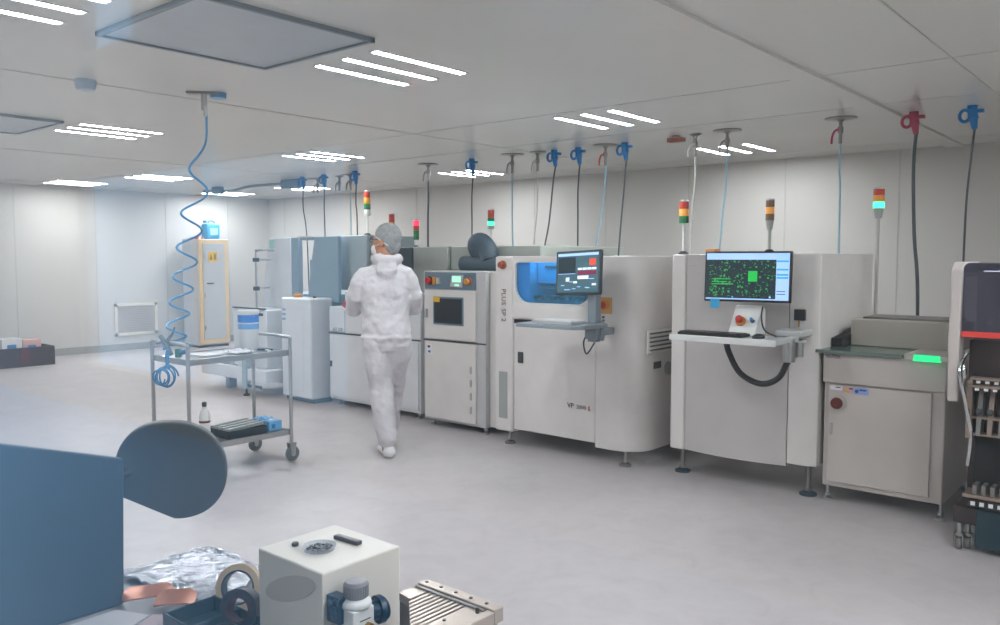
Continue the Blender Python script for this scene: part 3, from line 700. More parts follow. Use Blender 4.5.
# ------------------------------------------------------------------ 5. test cabinet with small window
t = thing('test_cabinet', 'narrow pale cabinet with slate control strip, small dark window door and lower door', 'cabinet', (-4.97, 5.6, 0))
F = 5.2
B().box(-5.35, -4.60, F, 6.1, .06, 1.405).obj('body', LGREY, t, bevel=.008)
B().box(-4.597, -4.50, F+.05, 6.05, .07, 1.40).obj('side_strip', OFFW, t, bevel=.006)
B().box(-5.33, -4.71, F-.008, F+.01, 1.245, 1.395).obj('control_strip', SLATE, t, bevel=.004)
B().box(-5.32, -4.70, F-.02, F+.005, .80, 1.235).obj('upper_door', OFFW, t, bevel=.006)
B().box(-5.32, -4.70, F-.02, F+.005, .085, .775).obj('lower_door', OFFW, t, bevel=.006)
B().box(-5.35, -4.60, F-.004, F+.004, .778, .792).obj('gap_strip', DGREY, t)
b = B().box(-5.205, -4.84, F-.026, F-.018, .93, 1.178).m(1).box(-5.19, -4.855, F-.028, F-.025, .945, 1.163).m(2).box(-5.2, -5.12, F-.03, F-.027, 1.13, 1.175)
b.m(1).box(-5.1, -4.95, F-.029, F-.027, 1.02, 1.03)
b.obj('window', [SLATE, mat('dark_pane', '#1f262e', .15), YELLOW], t)
b = B().prism([(-5.01, 1.27), (-4.865, 1.265), (-4.85, 1.37), (-4.985, 1.37)], 'y', F-.012, F-.008).m(1).box(-4.98, -4.88, F-.016, F-.011, 1.31, 1.36).m(2).box(-4.95, -4.9, F-.016, F-.011, 1.275, 1.29)
b.obj('display', [LGREY, E_LCD, E_LCD], t)
estop(t, -5.255, F-.008, 1.318, .03, DRED); estop(t, -4.785, F-.008, 1.318, .026, mat('rust_ring', '#a5654a', .5), 'dial_switch', OFFY)
B().box(-5.215, -5.18, F-.03, F-.005, 1.285, 1.35).m(1).box(-5.165, -5.13, F-.03, F-.005, 1.29, 1.345).obj('rocker_switch', [ORANGE, LGREY], t, bevel=.003)
B().box(-5.305, -5.28, F-.04, F-.018, .985, 1.065).obj('door_handle', STEEL, t, bevel=.004)
for zz in (.50, .385, .27, .15):
    B().prism(rrect(-4.765, -4.745, zz+.02, zz+.085, .009, 4), 'y', F-.026, F-.018).obj('latch', STEEL, t)
b = B().box(-5.29, -5.23, F-.022, F-.019, .66, .75).m(1).box(-5.28, -5.25, F-.024, F-.021, .715, .735).m(2).box(-5.275, -5.245, F-.024, F-.021, .67, .69)
b.obj('label_sticker', [PAPER, BLACK, BLUE], t)
for x, y in ((-5.3, 5.27), (-4.64, 5.25), (-5.3, 6.0), (-4.64, 6.0)): foot(t, x, y, .08, .028)

hs = mat('green_grey_enamel', '#a4a9a3', .42)
# ------------------------------------------------------------------ 6. long grey housing behind the cabinet
t = thing('machine_housing', 'long plain grey-green housing behind the narrow test cabinet', 'machine', (-5.2, 6.3, 0))
B().box(-5.49, -4.42, 6.15, 7.1, .1, 1.63).obj('body', hs, t, bevel=.01)
B().box(-5.49, -4.4, 5.70, 6.15, 1.41, 1.63).obj('lid', hs, t, bevel=.008)
b = B()
for x in (-5.0,): b.box(x, x+.01, 5.9, 7.0, 1.63, 1.634)
b.obj('lid_joint', DGREY, t)
for x in (-5.4, -4.5): foot(t, x, 6.95, .11, .03)

# ribbed ducts
t = thing('exhaust_duct', 'pair of fat slate-blue ribbed ducts next to the green-lit signal tower', 'duct', (-5.1, 5.75, 1.4))
def ribbed(pts, r, name):
    P = catmull([Vector(p) for p in pts], 14); R = [r*(1+.035*(i % 2)) for i in range(len(P))]
    R[0] = r*.6; R[-1] = r*.6
    B().tube(P, R, 20).obj(name, mat('ribbed_duct_rubber', '#41525f', .55), t, smooth=True)
ribbed([(-5.25, 5.62, 1.462), (-5.15, 5.62, 1.462), (-5.0, 5.62, 1.462), (-4.7, 5.62, 1.462)], .072, 'lower_hose')
ribbed([(-4.92, 5.62, 1.50), (-4.95, 5.62, 1.60), (-5.03, 5.62, 1.665), (-5.10, 5.64, 1.64), (-5.08, 5.66, 1.57), (-5.0, 5.68, 1.52)], .085, 'upper_hose')

# ------------------------------------------------------------------ 7. placement machine behind the man
t = thing('assembly_machine', 'wide pale machine with blue-grey hood that the man stands in front of', 'machine', (-6.2, 5.9, 0))
F = 5.3
B().box(-6.60, -5.50, F, 5.6, .06, 1.18).obj('lower_body', OFFW2, t, bevel=.008)
B().box(-6.86, -6.605, F+.005, 6.0, .06, 1.02).obj('lower_body', OFFW2, t, bevel=.008)
B().box(-6.84, -5.52, F-.012, F+.005, .09, .735).obj('door', OFFW2, t, bevel=.004)
B().box(-6.84, -6.60, F-.012, F+.005, .77, .985).obj('door', OFFW2, t, bevel=.004)
B().box(-6.86, -5.50, F-.006, F+.004, .743, .757).obj('gap_strip', DGREY, t)
b = B().prism([(5.60, 1.18), (6.3, 1.18), (6.3, 1.76), (5.62, 1.76)], 'x', -7.10, -6.62)
b.obj('hood', BGREY, t, bevel=.01)
B().box(-7.12, -6.03, 5.9, 7.0, .06, 1.18).obj('rear_body', BGREY, t)
B().box(-6.61, -5.50, 5.66, 7.1, 1.18, 1.63).box(-6.02, -5.50, 5.66, 7.1, .1, 1.18).obj('side_hood', hs, t, bevel=.008)
b = B().box(-6.95, -6.3, 5.66, 5.675, 1.40, 1.68); 
estop(t, -6.545, F, 1.05, .035, ORANGE)
B().text('AX 500', .05, (-6.78, F-.013, .775), (1, 0, 0), (0, 0, 1), .001).obj('lettering', mat('grey_lettering', '#6c6a66', .6), t)
B().box(-6.825, -6.80, F-.022, F-.01, .40, .46).obj('latch', DGREY, t, bevel=.003)
b = B().box(-6.28, -5.72, 5.40, 5.43, 1.38, 1.62).box(-6.04, -5.98, 5.43, 5.66, 1.45, 1.52)
b.obj('monitor', mat('monitor_slate', '#2c3a45', .4), t, bevel=.005)
for x, y in ((-6.78, 5.38), (-5.58, 5.36), (-6.78, 5.93), (-5.58, 5.93)): foot(t, x, y, .08, .028)

# ------------------------------------------------------------------ 8. box-shaped magazine cabinet in front
t = thing('magazine_cabinet', 'chest-high white cabinet with rounded edges and vents between trolley and man', 'cabinet', (-7.23, 5.28, 0))
B().box(-7.49, -6.97, 5.15, 5.44, .045, 1.10).obj('body', OFFW2, t, bevel=.02, seg=3)
B().box(-7.44, -7.1, 5.146, 5.152, .12, 1.0).obj('door', OFFW2, t, bevel=.003)
b = B()
for i in range(3): b.box(-7.46, -7.40, 5.143, 5.149, .86+i*.05, .885+i*.05)
b.obj('label_sticker', mat('steel_blue_label', '#8a9db8', .5), t)
B().box(-7.48, -6.98, 5.2, 5.42, .005, .045).obj('base', SLATE, t)
B().lathe([(.05, 0), (.05, .03), (.03, .035), (.03, .05)], (-7.33, 5.26, 1.10), 20).obj('beacon_knob', ORANGE, t, smooth=True)
B().lathe([(.02, 0), (.02, .02)], (-7.07, 5.28, 1.10), 16).obj('push_button', DRED, t, smooth=True)

# ------------------------------------------------------------------ 9. loader with slanted panel
SLAT2 = mat('soft_slate_enamel', '#7f919c', .42)
t = thing('board_loader', 'tall loader with slanted pale end panel and open blue-grey frame left of the wide machine', 'machine', (-7.9, 6.1, 0))
B().prism([(-8.38, .08), (-7.79, .08), (-7.79, 1.75), (-8.22, 1.75), (-8.36, 1.06)], 'y', 5.5, 5.56).obj('end_panel', OFFW2, t, bevel=.006)
B().box(-8.35, -7.20, 5.56, 6.7, .08, 1.12).obj('body', BGREY, t, bevel=.008)
B().box(-7.785, -7.65, 5.5, 5.56, .08, 1.75).obj('post', SLAT2, t, bevel=.006)
B().box(-7.62, -7.13, 5.5, 5.56, 1.715, 1.75).obj('top_rail', SLATE, t, bevel=.004)
B().prism([(-7.44, 1.05), (-6.90, 1.05), (-6.90, 1.75), (-7.30, 1.75), (-7.38, 1.40)], 'y', 5.46, 5.50).obj('hood_panel', SLAT2, t, bevel=.005)
b = B().box(-7.60, -7.2, 5.6, 5.64, 1.20, 1.26).box(-7.55, -7.5, 5.58, 5.64, 1.1, 1.5).box(-7.45, -7.3, 5.56, 5.6, 1.5, 1.53).m(1).box(-7.5, -7.2, 5.58, 5.62, 1.35, 1.44)
b.obj('gripper', [SLATE, BLUE], t, bevel=.004)
B().box(-8.19, -8.10, 5.494, 5.5, 1.62, 1.73).m(1).box(-8.15, -7.95, 5.494, 5.5, .75, .95).obj('label_sticker', [mat('mint_label', '#9fc2b8', .5), LGREY], t)
b = B()
for i in range(4): b.box(-8.12, -8.02, 5.488, 5.5, .74+i*.055, .765+i*.055)
b.obj('vent_louvre', LGREY, t)
B().box(-7.80, -7.66, 5.6, 5.72, 1.75, 1.765).obj('top_cap', mat('tan_cap', '#b89a7c', .5), t)

# steel guard rail
t = thing('guard_rail', 'grey tubular steel rail with clamps beside the slanted end panel', 'rail', (-8.1, 5.3, 0))
B().tube([(-8.02, 5.2, .96), (-8.02, 5.2, 1.55), (-7.99, 5.2, 1.60), (-7.93, 5.25, 1.61), (-8.10, 5.48, 1.61)], .012, 10, smooth=5).tube([(-8.02, 5.2, 1.5), (-8.15, 5.48, 1.5)], .01).tube([(-8.02, 5.2, 1.18), (-8.2, 5.48, 1.18)], .01).obj('tube', STEEL, t, smooth=True)
b = B()
for zz in (1.5, 1.18): b.box(-8.05, -7.99, 5.175, 5.225, zz-.022, zz+.022)
b.obj('clamp', DGREY, t, bevel=.004)
# unloading conveyor on the left of the loader
t = thing('output_conveyor', 'white slot conveyor with flat tray end standing behind the steel trolley', 'conveyor', (-8.2, 5.3, 0))
B().box(-8.38, -7.72, 5.12, 5.47, .30, .95).obj('body', OFFW2, t, bevel=.01)
B().box(-8.36, -7.75, 5.10, 5.14, .955, .97).m(0).box(-8.15, -7.78, 5.112, 5.12, .885, .915).obj('belt_slot', DGREY, t)
B().prism(rrect(-9.0, -7.6, 5.02, 5.45, .05, 5, (.12, .01, .01, .05)), 'z', .17, .30).m(1).box(-8.8, -8.3, 5.1, 5.4, .30, .306).obj('tray', [OFFW2, mat('dark_teal_belt', '#2c4652', .5)], t, bevel=.006)
B().box(-8.03, -7.95, 5.0, 5.06, .08, .75).m(1).cyl((-7.99, 5.03, .02), (-7.99, 5.03, .08), .012).box(-8.0, -7.7, 5.02, 5.04, .10, .13).obj('support_post', [BGREY, DGREY], t, bevel=.004)
B().lathe([(.035, 0), (.035, .015), (.02, .022)], (-7.99, 5.03, 0), 20).obj('foot_pad', DGREY, t, smooth=True)
B().box(-8.7, -8.62, 5.2, 5.3, 0, .17).obj('support_post', BGREY, t, bevel=.004)

# ------------------------------------------------------------------ far end: locker, canister, grille, bin
t = thing('locker', 'tall grey locker with a cream-framed door and yellow warning sticker by the end wall', 'locker', (-13.0, 7.6, 0))
tan = mat('cream_door_frame', '#d9bd92', .5)
B().box(-13.30, -12.80, 7.18, 7.76, .04, 1.84).obj('body', LGREY, t, bevel=.01)
B().box(-12.80, -12.785, 7.20, 7.74, .06, 1.83).obj('door_frame', tan, t, bevel=.004)
B().box(-12.785, -12.77, 7.26, 7.67, .14, 1.77).obj('door', LGREY, t, bevel=.004)
B().box(-12.77, -12.765, 7.36, 7.52, 1.46, 1.62).m(1).prism([(7.375, 1.49), (7.435, 1.49), (7.405, 1.59)], 'x', -12.765, -12.762).m(1).box(-12.765, -12.762, 7.46, 7.50, 1.49, 1.59).obj('warning_sticker', [YELLOW, mat('ochre_ink', '#8a7314', .6)], t)
B().box(-12.775, -12.74, 7.33, 7.44, 1.08, 1.10).obj('door_handle', DGREY, t, bevel=.004)
b = B()
for zz in (.3, .85, 1.5): b.box(-12.79, -12.77, 7.27, 7.30, zz, zz+.08)
b.obj('hinge', mat('tan_hinge', '#b48d5c', .5), t)
B().box(-13.28, -12.82, 7.20, 7.74, 0, .04).obj('plinth', DGREY, t)
t = thing('jerrycan', 'light blue plastic jerrycan standing on top of the locker', 'canister', (-12.95, 7.5, 1.84))
B().box(-13.06, -12.86, 7.40, 7.65, 1.841, 2.11).obj('body', LBLUE, t, bevel=.03, seg=3)
B().box(-12.862, -12.855, 7.46, 7.60, 1.91, 2.03).obj('paper_label', mat('pale_blue_paper', '#a9d5e8', .5), t)
B().cyl((-12.97, 7.43, 2.12), (-12.97, 7.43, 2.16), .03).obj('cap', BLUE, t, smooth=True)
B().tube([(-12.97, 7.49, 2.12), (-12.97, 7.51, 2.155), (-12.97, 7.58, 2.155), (-12.97, 7.61, 2.12)], .014, 8, smooth=4).obj('handle', LBLUE, t, smooth=True)
b = B().tube([(-13.05, 7.2, 1.855), (-12.95, 7.23, 1.855)], .014).tube([(-12.95, 7.23, 1.855), (-12.88, 7.24, 1.862)], .02)
tag(b.obj('hand_tool', RED, base=(-12.87, 7.3, 1.84), smooth=True), 'small red tool lying on the near edge of the locker top', 'tool')
b = B().tube([(-12.85, 7.29, 1.856), (-12.9, 7.35, 1.856)], .015)
tag(b.obj('hand_tool', ORANGE, base=(-12.87, 7.3, 1.84), smooth=True), 'orange stub lying beside the blue jerrycan on the locker', 'tool')

t = thing('wall_grille', 'cream-framed rectangular return air grille low on the end wall', 'air grille', (WX0, 6.4, .48))
b = B(); y0, y1, z0, z1 = 6.08, 6.80, .24, .77
for a in ((y0, y1, z0, z0+.05), (y0, y1, z1-.05, z1), (y0, y0+.05, z0, z1), (y1-.05, y1, z0, z1)): b.box(WX0, WX0+.03, *a)
b.obj('frame', mat('cream_frame', '#e2d8cb', .5), t, bevel=.005)
b = B()
for i in range(14): b.box(WX0+.001, WX0+.018, y0+.05, y1-.05, z0+.06+i*.029, z0+.078+i*.029)
b.obj('louvres', mat('greige_louvre', '#bdb3ae', .5), t)

t = thing('storage_crate', 'low dark brown crate on the floor by the end wall, at the picture edge', 'crate', (-12.7, 4.3, 0))
dbr = mat('dark_brown_laminate', '#3a2a2c', .5)
b = B().box(-12.9, -12.45, 3.7, 4.75, 0, .03)
for a in ((-12.9, -12.87, 3.7, 4.75), (-12.48, -12.45, 3.7, 4.75), (-12.87, -12.48, 3.7, 3.73), (-12.87, -12.48, 4.72, 4.75)): b.box(*a, .03, .27)
b.obj('body', dbr, t, bevel=.006)
B().box(-12.449, -12.444, 4.30, 4.42, .04, .24).obj('red_panel', mat('dark_red_laminate', '#5c2228', .5), t)
for i, (x, y, a, s, h, c, lb) in enumerate(((-12.62, 4.18, .2, .14, .40, WHITEP, 'white carton standing in the dark crate, the biggest'), (-12.62, 4.50, -.2, .11, .37, mat('pink_carton', '#d8b0aa', .6), 'pinkish carton in the dark crate beside the white one'), (-12.62, 3.92, .1, .10, .36, DGREY, 'dark carton in the crate, next to the picture edge'))):
    b = B().box(-s, s, -s, s, .031, h).m(1).box(-s+.02, s-.02, -.012, .012, h, h+.003).m(2).box(s, s+.003, -s*.5, s*.4, h*.55, h*.8)
    o = tag(b.obj('carton', [c, mat('packing_tape', '#b9a98c', .4), BLUE], bevel=.004), lb, 'box', 'cartons in the dark crate'); o.location = (x, y, 0); o.rotation_euler.z = a
t = thing('black_stand', 'thin black post on a flat foot cut by the picture edge beside the crate', 'stand', (-12.2, 3.62, 0))
B().box(-12.24, -12.12, 3.55, 3.72, .10, .62).obj('pole', BLACK, t, bevel=.02)
B().box(-12.26, -12.1, 3.52, 3.76, .06, .10).obj('base', LGREY, t, bevel=.01)
for x in (-12.24, -12.12): B().cyl((x, 3.60, .03), (x+.02, 3.60, .03), .03).obj('wheel', RUBBER, t, smooth=True)
for x in (-12.24, -12.12): B().cyl((x, 3.69, .03), (x+.02, 3.69, .03), .03).obj('wheel', RUBBER, t, smooth=True)

# ------------------------------------------------------------------ trolley
t = thing('steel_trolley', 'two-shelf stainless steel trolley on casters with bent tube handles', 'trolley', (-5.37, 3.2, 0))
TX0, TX1, TY0, TY1 = -5.62, -5.13, 2.79, 3.60
for y, d in ((TY0, -1), (TY1, 1)):
    P = [(TX0, y, .13), (TX0, y, .86), (TX0, y+d*.0, .905), (TX0+.04, y, .935), (TX1-.04, y, .935), (TX1, y, .905), (TX1, y, .86), (TX1, y, .13)]
    B().tube(P, .0135, 12, smooth=4).obj('end_frame', STEEL, t, smooth=True)
def shelf(z, name):
    b = B().box(TX0+.01, TX1-.01, TY0+.01, TY1-.01, z-.004, z)
    for a in ((TX0+.006, TX1-.006, TY0+.006, TY0+.02), (TX0+.006, TX1-.006, TY1-.02, TY1-.006), (TX0+.006, TX0+.02, TY0, TY1), (TX1-.02, TX1-.006, TY0, TY1)): b.box(*a, z-.035, z+.006)
    b.obj(name, STEEL, t, bevel=.003)
shelf(.83, 'top_shelf'); shelf(.235, 'lower_shelf')
for x in (TX0, TX1):
    for y in (TY0, TY1):
        o = B().cyl((x, y, .125), (x, y, .165), .016).prism([(y-.028, .14), (y+.028, .14), (y+.018, .05), (y-.012, .05)], 'x', x-.024, x-.019).prism([(y-.028, .14), (y+.028, .14), (y+.018, .05), (y-.012, .05)], 'x', x+.019, x+.024).box(x-.024, x+.024, y-.028, y+.028, .134, .142).obj('caster', STEEL, t)
        B().lathe([(.045, -.015), (.055, -.011), (.058, 0), (.055, .011), (.045, .015)], (x, y+.006, .058), 28, 'x').m(1).lathe([(.02, -.017), (.02, .017)], (x, y+.006, .058), 16, 'x').obj('wheel', [RUBBER, LGREY], o, smooth=True)
# things on the trolley
t = thing('pail', 'white plastic pail with two blue bands on the trolley top', 'bucket', (-5.47, 3.47, .83))
B().lathe([(.068, 0), (.070, .005), (.076, .27), (.080, .272), (.080, .295), (.076, .298)], (-5.47, 3.47, .831), 32).obj('body', WHITEP, t, smooth=True)
B().lathe([(.0768, .205), (.0772, .262)], (-5.47, 3.47, .831), 32).m(1).lathe([(.0762, .155), (.0768, .195)], (-5.47, 3.47, .831), 32).obj('blue_label', [mat('label_strong_blue', '#2f74c8', .5), mat('label_soft_blue', '#6fa3dc', .5)], t, smooth=True)
B().tube([(-5.47+.08*cos(a), 3.47, 1.10-.06*sin(a)) for a in [pi*i/10 for i in range(11)]], .003, 6).obj('handle', STEEL, t, smooth=True)
# crumpled wipe
def crumple(b, cx, cy, z, sx, sy, h, n=14, seed=0, rot=0):
    V = []
    for i in range(n+1):
        for j in range(n+1):
            u = i/n-.5; v = j/n-.5
            e = 1+.12*noise.noise(Vector((u*3+seed, v*3, 4)))
            x = u*sx*e; y = v*sy*e
            zz = abs(noise.noise(Vector((u*6+seed, v*6, seed))))*h+abs(noise.noise(Vector((u*15, v*15+seed, 1))))*h*.4
            V.append((cx+x*cos(rot)-y*sin(rot), cy+x*sin(rot)+y*cos(rot), z+zz))
    T = [b.V(p) for p in V]; D = [b.V((p[0], p[1], p[2]-.0015)) for p in V]
    for i in range(n):
        for j in range(n):
            a = i*(n+1)+j; q = (a, a+n+1, a+n+2, a+1)
            b._f([T[k] for k in q]); b._f([D[k] for k in q[::-1]])
    rim = [j for j in range(n+1)]+[i*(n+1)+n for i in range(1, n+1)]+[n*(n+1)+j for j in range(n-1, -1, -1)]+[i*(n+1) for i in range(n-1, 0, -1)]
    for a, c in zip(rim, rim[1:]+rim[:1]): b._f([T[a], T[c], D[c], D[a]])
    return b
b = crumple(B(), -5.30, 3.28, .837, .20, .16, .035, seed=2)
tag(b.obj('cleaning_wipe', PAPER, base=(-5.3, 3.28, .837)), 'crumpled white wipe lying on the trolley top', 'wipe')
b = B().obox((-5.36, 3.05, .836), (1, .2, 0), .10, (-.2, 1, 0), .08, .003)
tag(b.obj('paper_sheet', PAPER, base=(-5.36, 3.05, .83), bevel=.001), 'flat sheet of paper on the trolley top near the green-tipped hose', 'paper')
b = B().obox((-5.30, 3.50, .838), (1, .4, 0), .06, (-.4, 1, 0), .015, .006).m(1).obox((-5.22, 3.47, .838), (1, -.3, 0), .04, (.3, 1, 0), .012, .006)
tag(b.obj('hand_tool', [DGREY, WHITEP], base=(-5.27, 3.5, .83), bevel=.003), 'small dark and white tools lying by the pail on the trolley', 'tool')
t = thing('air_gun', 'grey trigger air gun hooked over the trolley handle', 'air gun', (-5.50, 2.79, .95))
AG = mat('gunmetal', '#6f7880', .4, .4)
b = B().tube([(-5.545, 2.76, .985), (-5.49, 2.77, .93), (-5.44, 2.78, .86)], [.016, .02, .015], 10).tube([(-5.49, 2.77, .94), (-5.44, 2.79, 1.0), (-5.42, 2.80, 1.05)], [.014, .009, .005], 10).tube([(-5.58, 2.75, .93), (-5.52, 2.765, .945), (-5.47, 2.77, .93)], .009, 8)
b.obj('body', AG, t, smooth=True)
B().tube([(-5.45, 2.79, .93), (-5.40, 2.80, .945), (-5.30, 2.82, .945), (-5.25, 2.83, .935)], .009, 8, smooth=4).obj('nozzle_tube', AG, t, smooth=True)
t.location.x += .11
b = B().cyl((-5.33, 2.83, .838), (-5.33, 2.83, .895), .022).m(1).cyl((-5.31, 2.83, .87), (-5.24, 2.85, .885), .016)
tag(b.obj('hose_coupling', [GREEN, HOSEC], base=(-5.33, 2.83, .835), smooth=True), 'green hose coupling at the foot of the spiral hose', 'coupling')
b = B(); P = []
for i in range(120):
    a = 2*pi*i/24; rr = .062-.0002*i
    P.append((-5.49+rr*cos(a)*.664-.012*sin(i*.37), 2.755+rr*cos(a)*.747-.0006*i, .715+rr*1.25*sin(a)))
b.tube(P, .0055, 7).tube([(-5.50, 2.75, .78), (-5.48, 2.74, .84), (-5.47, 2.745, .90)], .012, 8, smooth=5).tube([(-5.46, 2.75, .76), (-5.50, 2.74, .82), (-5.49, 2.745, .90)], .0055, 7, smooth=5)
bmesh.ops.translate(b.bm, verts=b.bm.verts, vec=(.17, 0, 0)); tag(b.obj('coiled_hose', HOSEC, base=(-5.32, 2.755, .7), smooth=True), 'small bundle of blue hose coiled in a ring hanging off the trolley', 'air hose')
t = thing('spray_bottle', 'slim white bottle with dark cap on the trolley lower shelf', 'bottle', (-5.27, 2.98, .235))
B().lathe([(.034, 0), (.036, .004), (.036, .14), (.028, .165), (.014, .18), (.013, .195)], (-5.27, 2.98, .236), 24).obj('body', WHITEP, t, smooth=True)
B().lathe([(.015, 0), (.015, .022), (.012, .025)], (-5.27, 2.98, .428), 20).obj('cap', DGREY, t, smooth=True)
B().lathe([(.0365, 0), (.0365, .012)], (-5.27, 2.98, .34), 24).obj('band', DRED, t, smooth=True)
t.scale = (1.05, 1.05, 1.28)
t = thing('component_tray', 'black tray packed with slanting grey strips on the trolley lower shelf', 'tray', (-5.33, 3.25, .235))
b = B().box(-5.46, -5.17, 3.10, 3.42, .237, .245)
for a in ((-5.46, -5.455, 3.10, 3.42), (-5.175, -5.17, 3.10, 3.42), (-5.46, -5.17, 3.10, 3.105), (-5.46, -5.17, 3.415, 3.42)): b.box(*a, .245, .295)
b.obj('body', mat('blue_black_plastic', '#1d2930', .4), t, bevel=.002)
for i in range(8):
    x = -5.445+i*.034
    B().obox((x+.01, 3.26, .298+.006*(i % 2)), (1, 0, 0), .009, (0, 1, .05), .145, .012).obj('strip', mat('strip_grey', '#9fa3a6', .35, .5), t, bevel=.002)
t = thing('glove_box', 'light blue glove box on the trolley lower shelf next to the caster end', 'box', (-5.3, 3.51, .235))
B().box(-5.42, -5.19, 3.45, 3.56, .237, .31).obj('body', mat('sky_blue_card', '#6fb0e0', .5), t, bevel=.003)
B().box(-5.189, -5.187, 3.47, 3.50, .26, .29).m(1).box(-5.38, -5.24, 3.48, 3.53, .31, .312).obj('opening', [BLUE, PAPER], t)
b = crumple(B(), -5.32, 3.50, .314, .10, .07, .03, 10, 5)
tag(b.obj('nitrile_glove', mat('glove_blue', '#8cc0e6', .5), base=(-5.32, 3.5, .312)), 'crumpled pale blue glove lying on the glove box', 'glove')

# ------------------------------------------------------------------ the man
def ellring(b, c, u, w, n=20): return b.ring(Vector(c), Vector(u), Vector(w), n)
def limb(b, pts, n=18):
    """pts: (x,y,z,r) or (x,y,z,rx,ry); tapered tube through points"""
    P = [Vector(p[:3]) for p in pts]; R = []
    for i, p in enumerate(P):
        d = (P[min(i+1, len(P)-1)]-P[max(i-1, 0)]).normalized()
        u = Vector((1, 0, 0)); u = (u-d*u.dot(d))
        u = u.normalized() if u.length > .2 else Vector((0, 1, 0)).cross(d).normalized()
        w = d.cross(u); rx = pts[i][3]; ry = pts[i][4] if len(pts[i]) > 4 else rx
        R.append(b.ring(p, u*rx, w*ry, n))
    b.loft(R)
def torso(b, rings, n=24):
    b.loft([b.ring(Vector((x, y, z)), Vector((rx, 0, 0)), Vector((0, ry, 0)), n) for x, y, z, rx, ry in rings])
def remeshed(o, vox, smooth=6, disp=None):
    m = o.modifiers.new('Remesh', 'REMESH'); m.mode = 'VOXEL'; m.voxel_size = vox; m.use_smooth_shade = True
    m = o.modifiers.new('Smooth', 'SMOOTH'); m.iterations = smooth; m.factor = .6
    if disp:
        for k, (sz, st) in enumerate(disp):
            tx = bpy.data.textures.new('folds%d' % k, 'CLOUDS'); tx.noise_scale = sz; tx.noise_depth = 2
            d = o.modifiers.new('Folds', 'DISPLACE'); d.texture = tx; d.strength = st; d.mid_level = .5; d.texture_coords = 'LOCAL'
person = thing('person', 'person seen from behind in white hooded coveralls, hair net and shoe covers, looking left', 'person', (-4.70, 4.17, 0), rz=math.atan2(.747, .664), local=True)
# local frame: x = to the picture's right, y = away from the viewer, z = up; body turned slightly left
b = B()
hd = Matrix.Rotation(rad(62), 3, 'Z')   # head turned to the left: local face direction (-sin, cos)
hc = Vector((.005, .03, 1.655))
b.ell(hc, .078, .098, .112, 24, 16, hd)                                   # skull
b.ell(hc+hd @ Vector((0, .03, -.055)), .058, .068, .072, 20, 12, hd)      # jaw
b.ell(hc+hd @ Vector((0, .108, -.025)), .013, .017, .024, 12, 8, hd)      # nose
b.ell(hc+hd @ Vector((0, .088, -.098)), .026, .022, .018, 12, 8, hd)      # chin
b.ell(hc+hd @ Vector((0, .098, -.062)), .024, .012, .009, 12, 8, hd)      # lips
for s in (-1, 1):
    b.ell(hc+hd @ Vector((s*.080, -.005, -.02)), .010, .020, .032, 12, 8, hd)   # ears
    b.ell(hc+hd @ Vector((s*.032, .084, .006)), .018, .014, .012, 10, 8, hd)    # brow / eye sockets
limb(b, [(.0, .01, 1.40, .066), (.0, .012, 1.50, .058), (.004, .02, 1.60, .058)])
torso(b, [(0, 0, .90, .15, .105), (0, 0, 1.0, .135, .095), (0, .01, 1.2, .145, .10), (0, .01, 1.36, .145, .09), (0, .01, 1.42, .11, .07), (0, .01, 1.48, .07, .06)])
AL = [(-.13, .02, 1.36, .045), (-.215, .03, 1.22, .045), (-.24, .08, 1.135, .042), (-.22, .24, 1.13, .034), (-.17, .36, 1.16, .027)]
AR = [(.13, .02, 1.36, .045), (.205, .03, 1.22, .045), (.212, .07, 1.13, .042), (.16, .23, 1.12, .034), (.09, .34, 1.14, .027)]
limb(b, AL); limb(b, AR)
for (wx, wy, wz, s) in ((-.17, .37, 1.16, 1), (.09, .35, 1.14, -1)):
    d = Vector((.35*s, .9, .1)).normalized(); sd = Vector((.9, -.35*s, 0)).normalized(); W = Vector((wx, wy, wz))
    limb(b, [(*(W), .026, .020), (*(W+d*.045), .038, .018), (*(W+d*.085), .038, .016)])
    for k, (off, ln) in enumerate(((-.030, .058), (-.010, .068), (.010, .072), (.030, .064))):
        p = W+d*.08+sd*off
        b.tube([p, p+d*ln*.45+Vector((0, 0, -.004)), p+d*ln*.8+Vector((0, 0, -.018)), p+d*ln*.9+Vector((0, 0, -.034))], [.0095, .009, .0085, .007], 8)
    p = W+d*.03+sd*.034*s
    b.tube([p, p+sd*.022*s+d*.025+Vector((0, 0, -.012)), p+sd*.026*s+d*.055+Vector((0, 0, -.024))], [.011, .010, .008], 8)
LF = [(-.075, .0, .92, .085), (-.06, -.01, .70, .072), (-.035, .0, .50, .055), (-.02, -.03, .30, .052), (-.005, -.04, .10, .038), (0, -.04, .05, .04)]
RF = [(.075, .0, .92, .085), (.06, .10, .70, .072), (.04, .20, .50, .055), (.03, .26, .30, .052), (.02, .33, .10, .038), (.02, .33, .05, .04)]
limb(b, LF); limb(b, RF)
bo = b.obj('body', SKIN, person); remeshed(bo, .0065, 3)
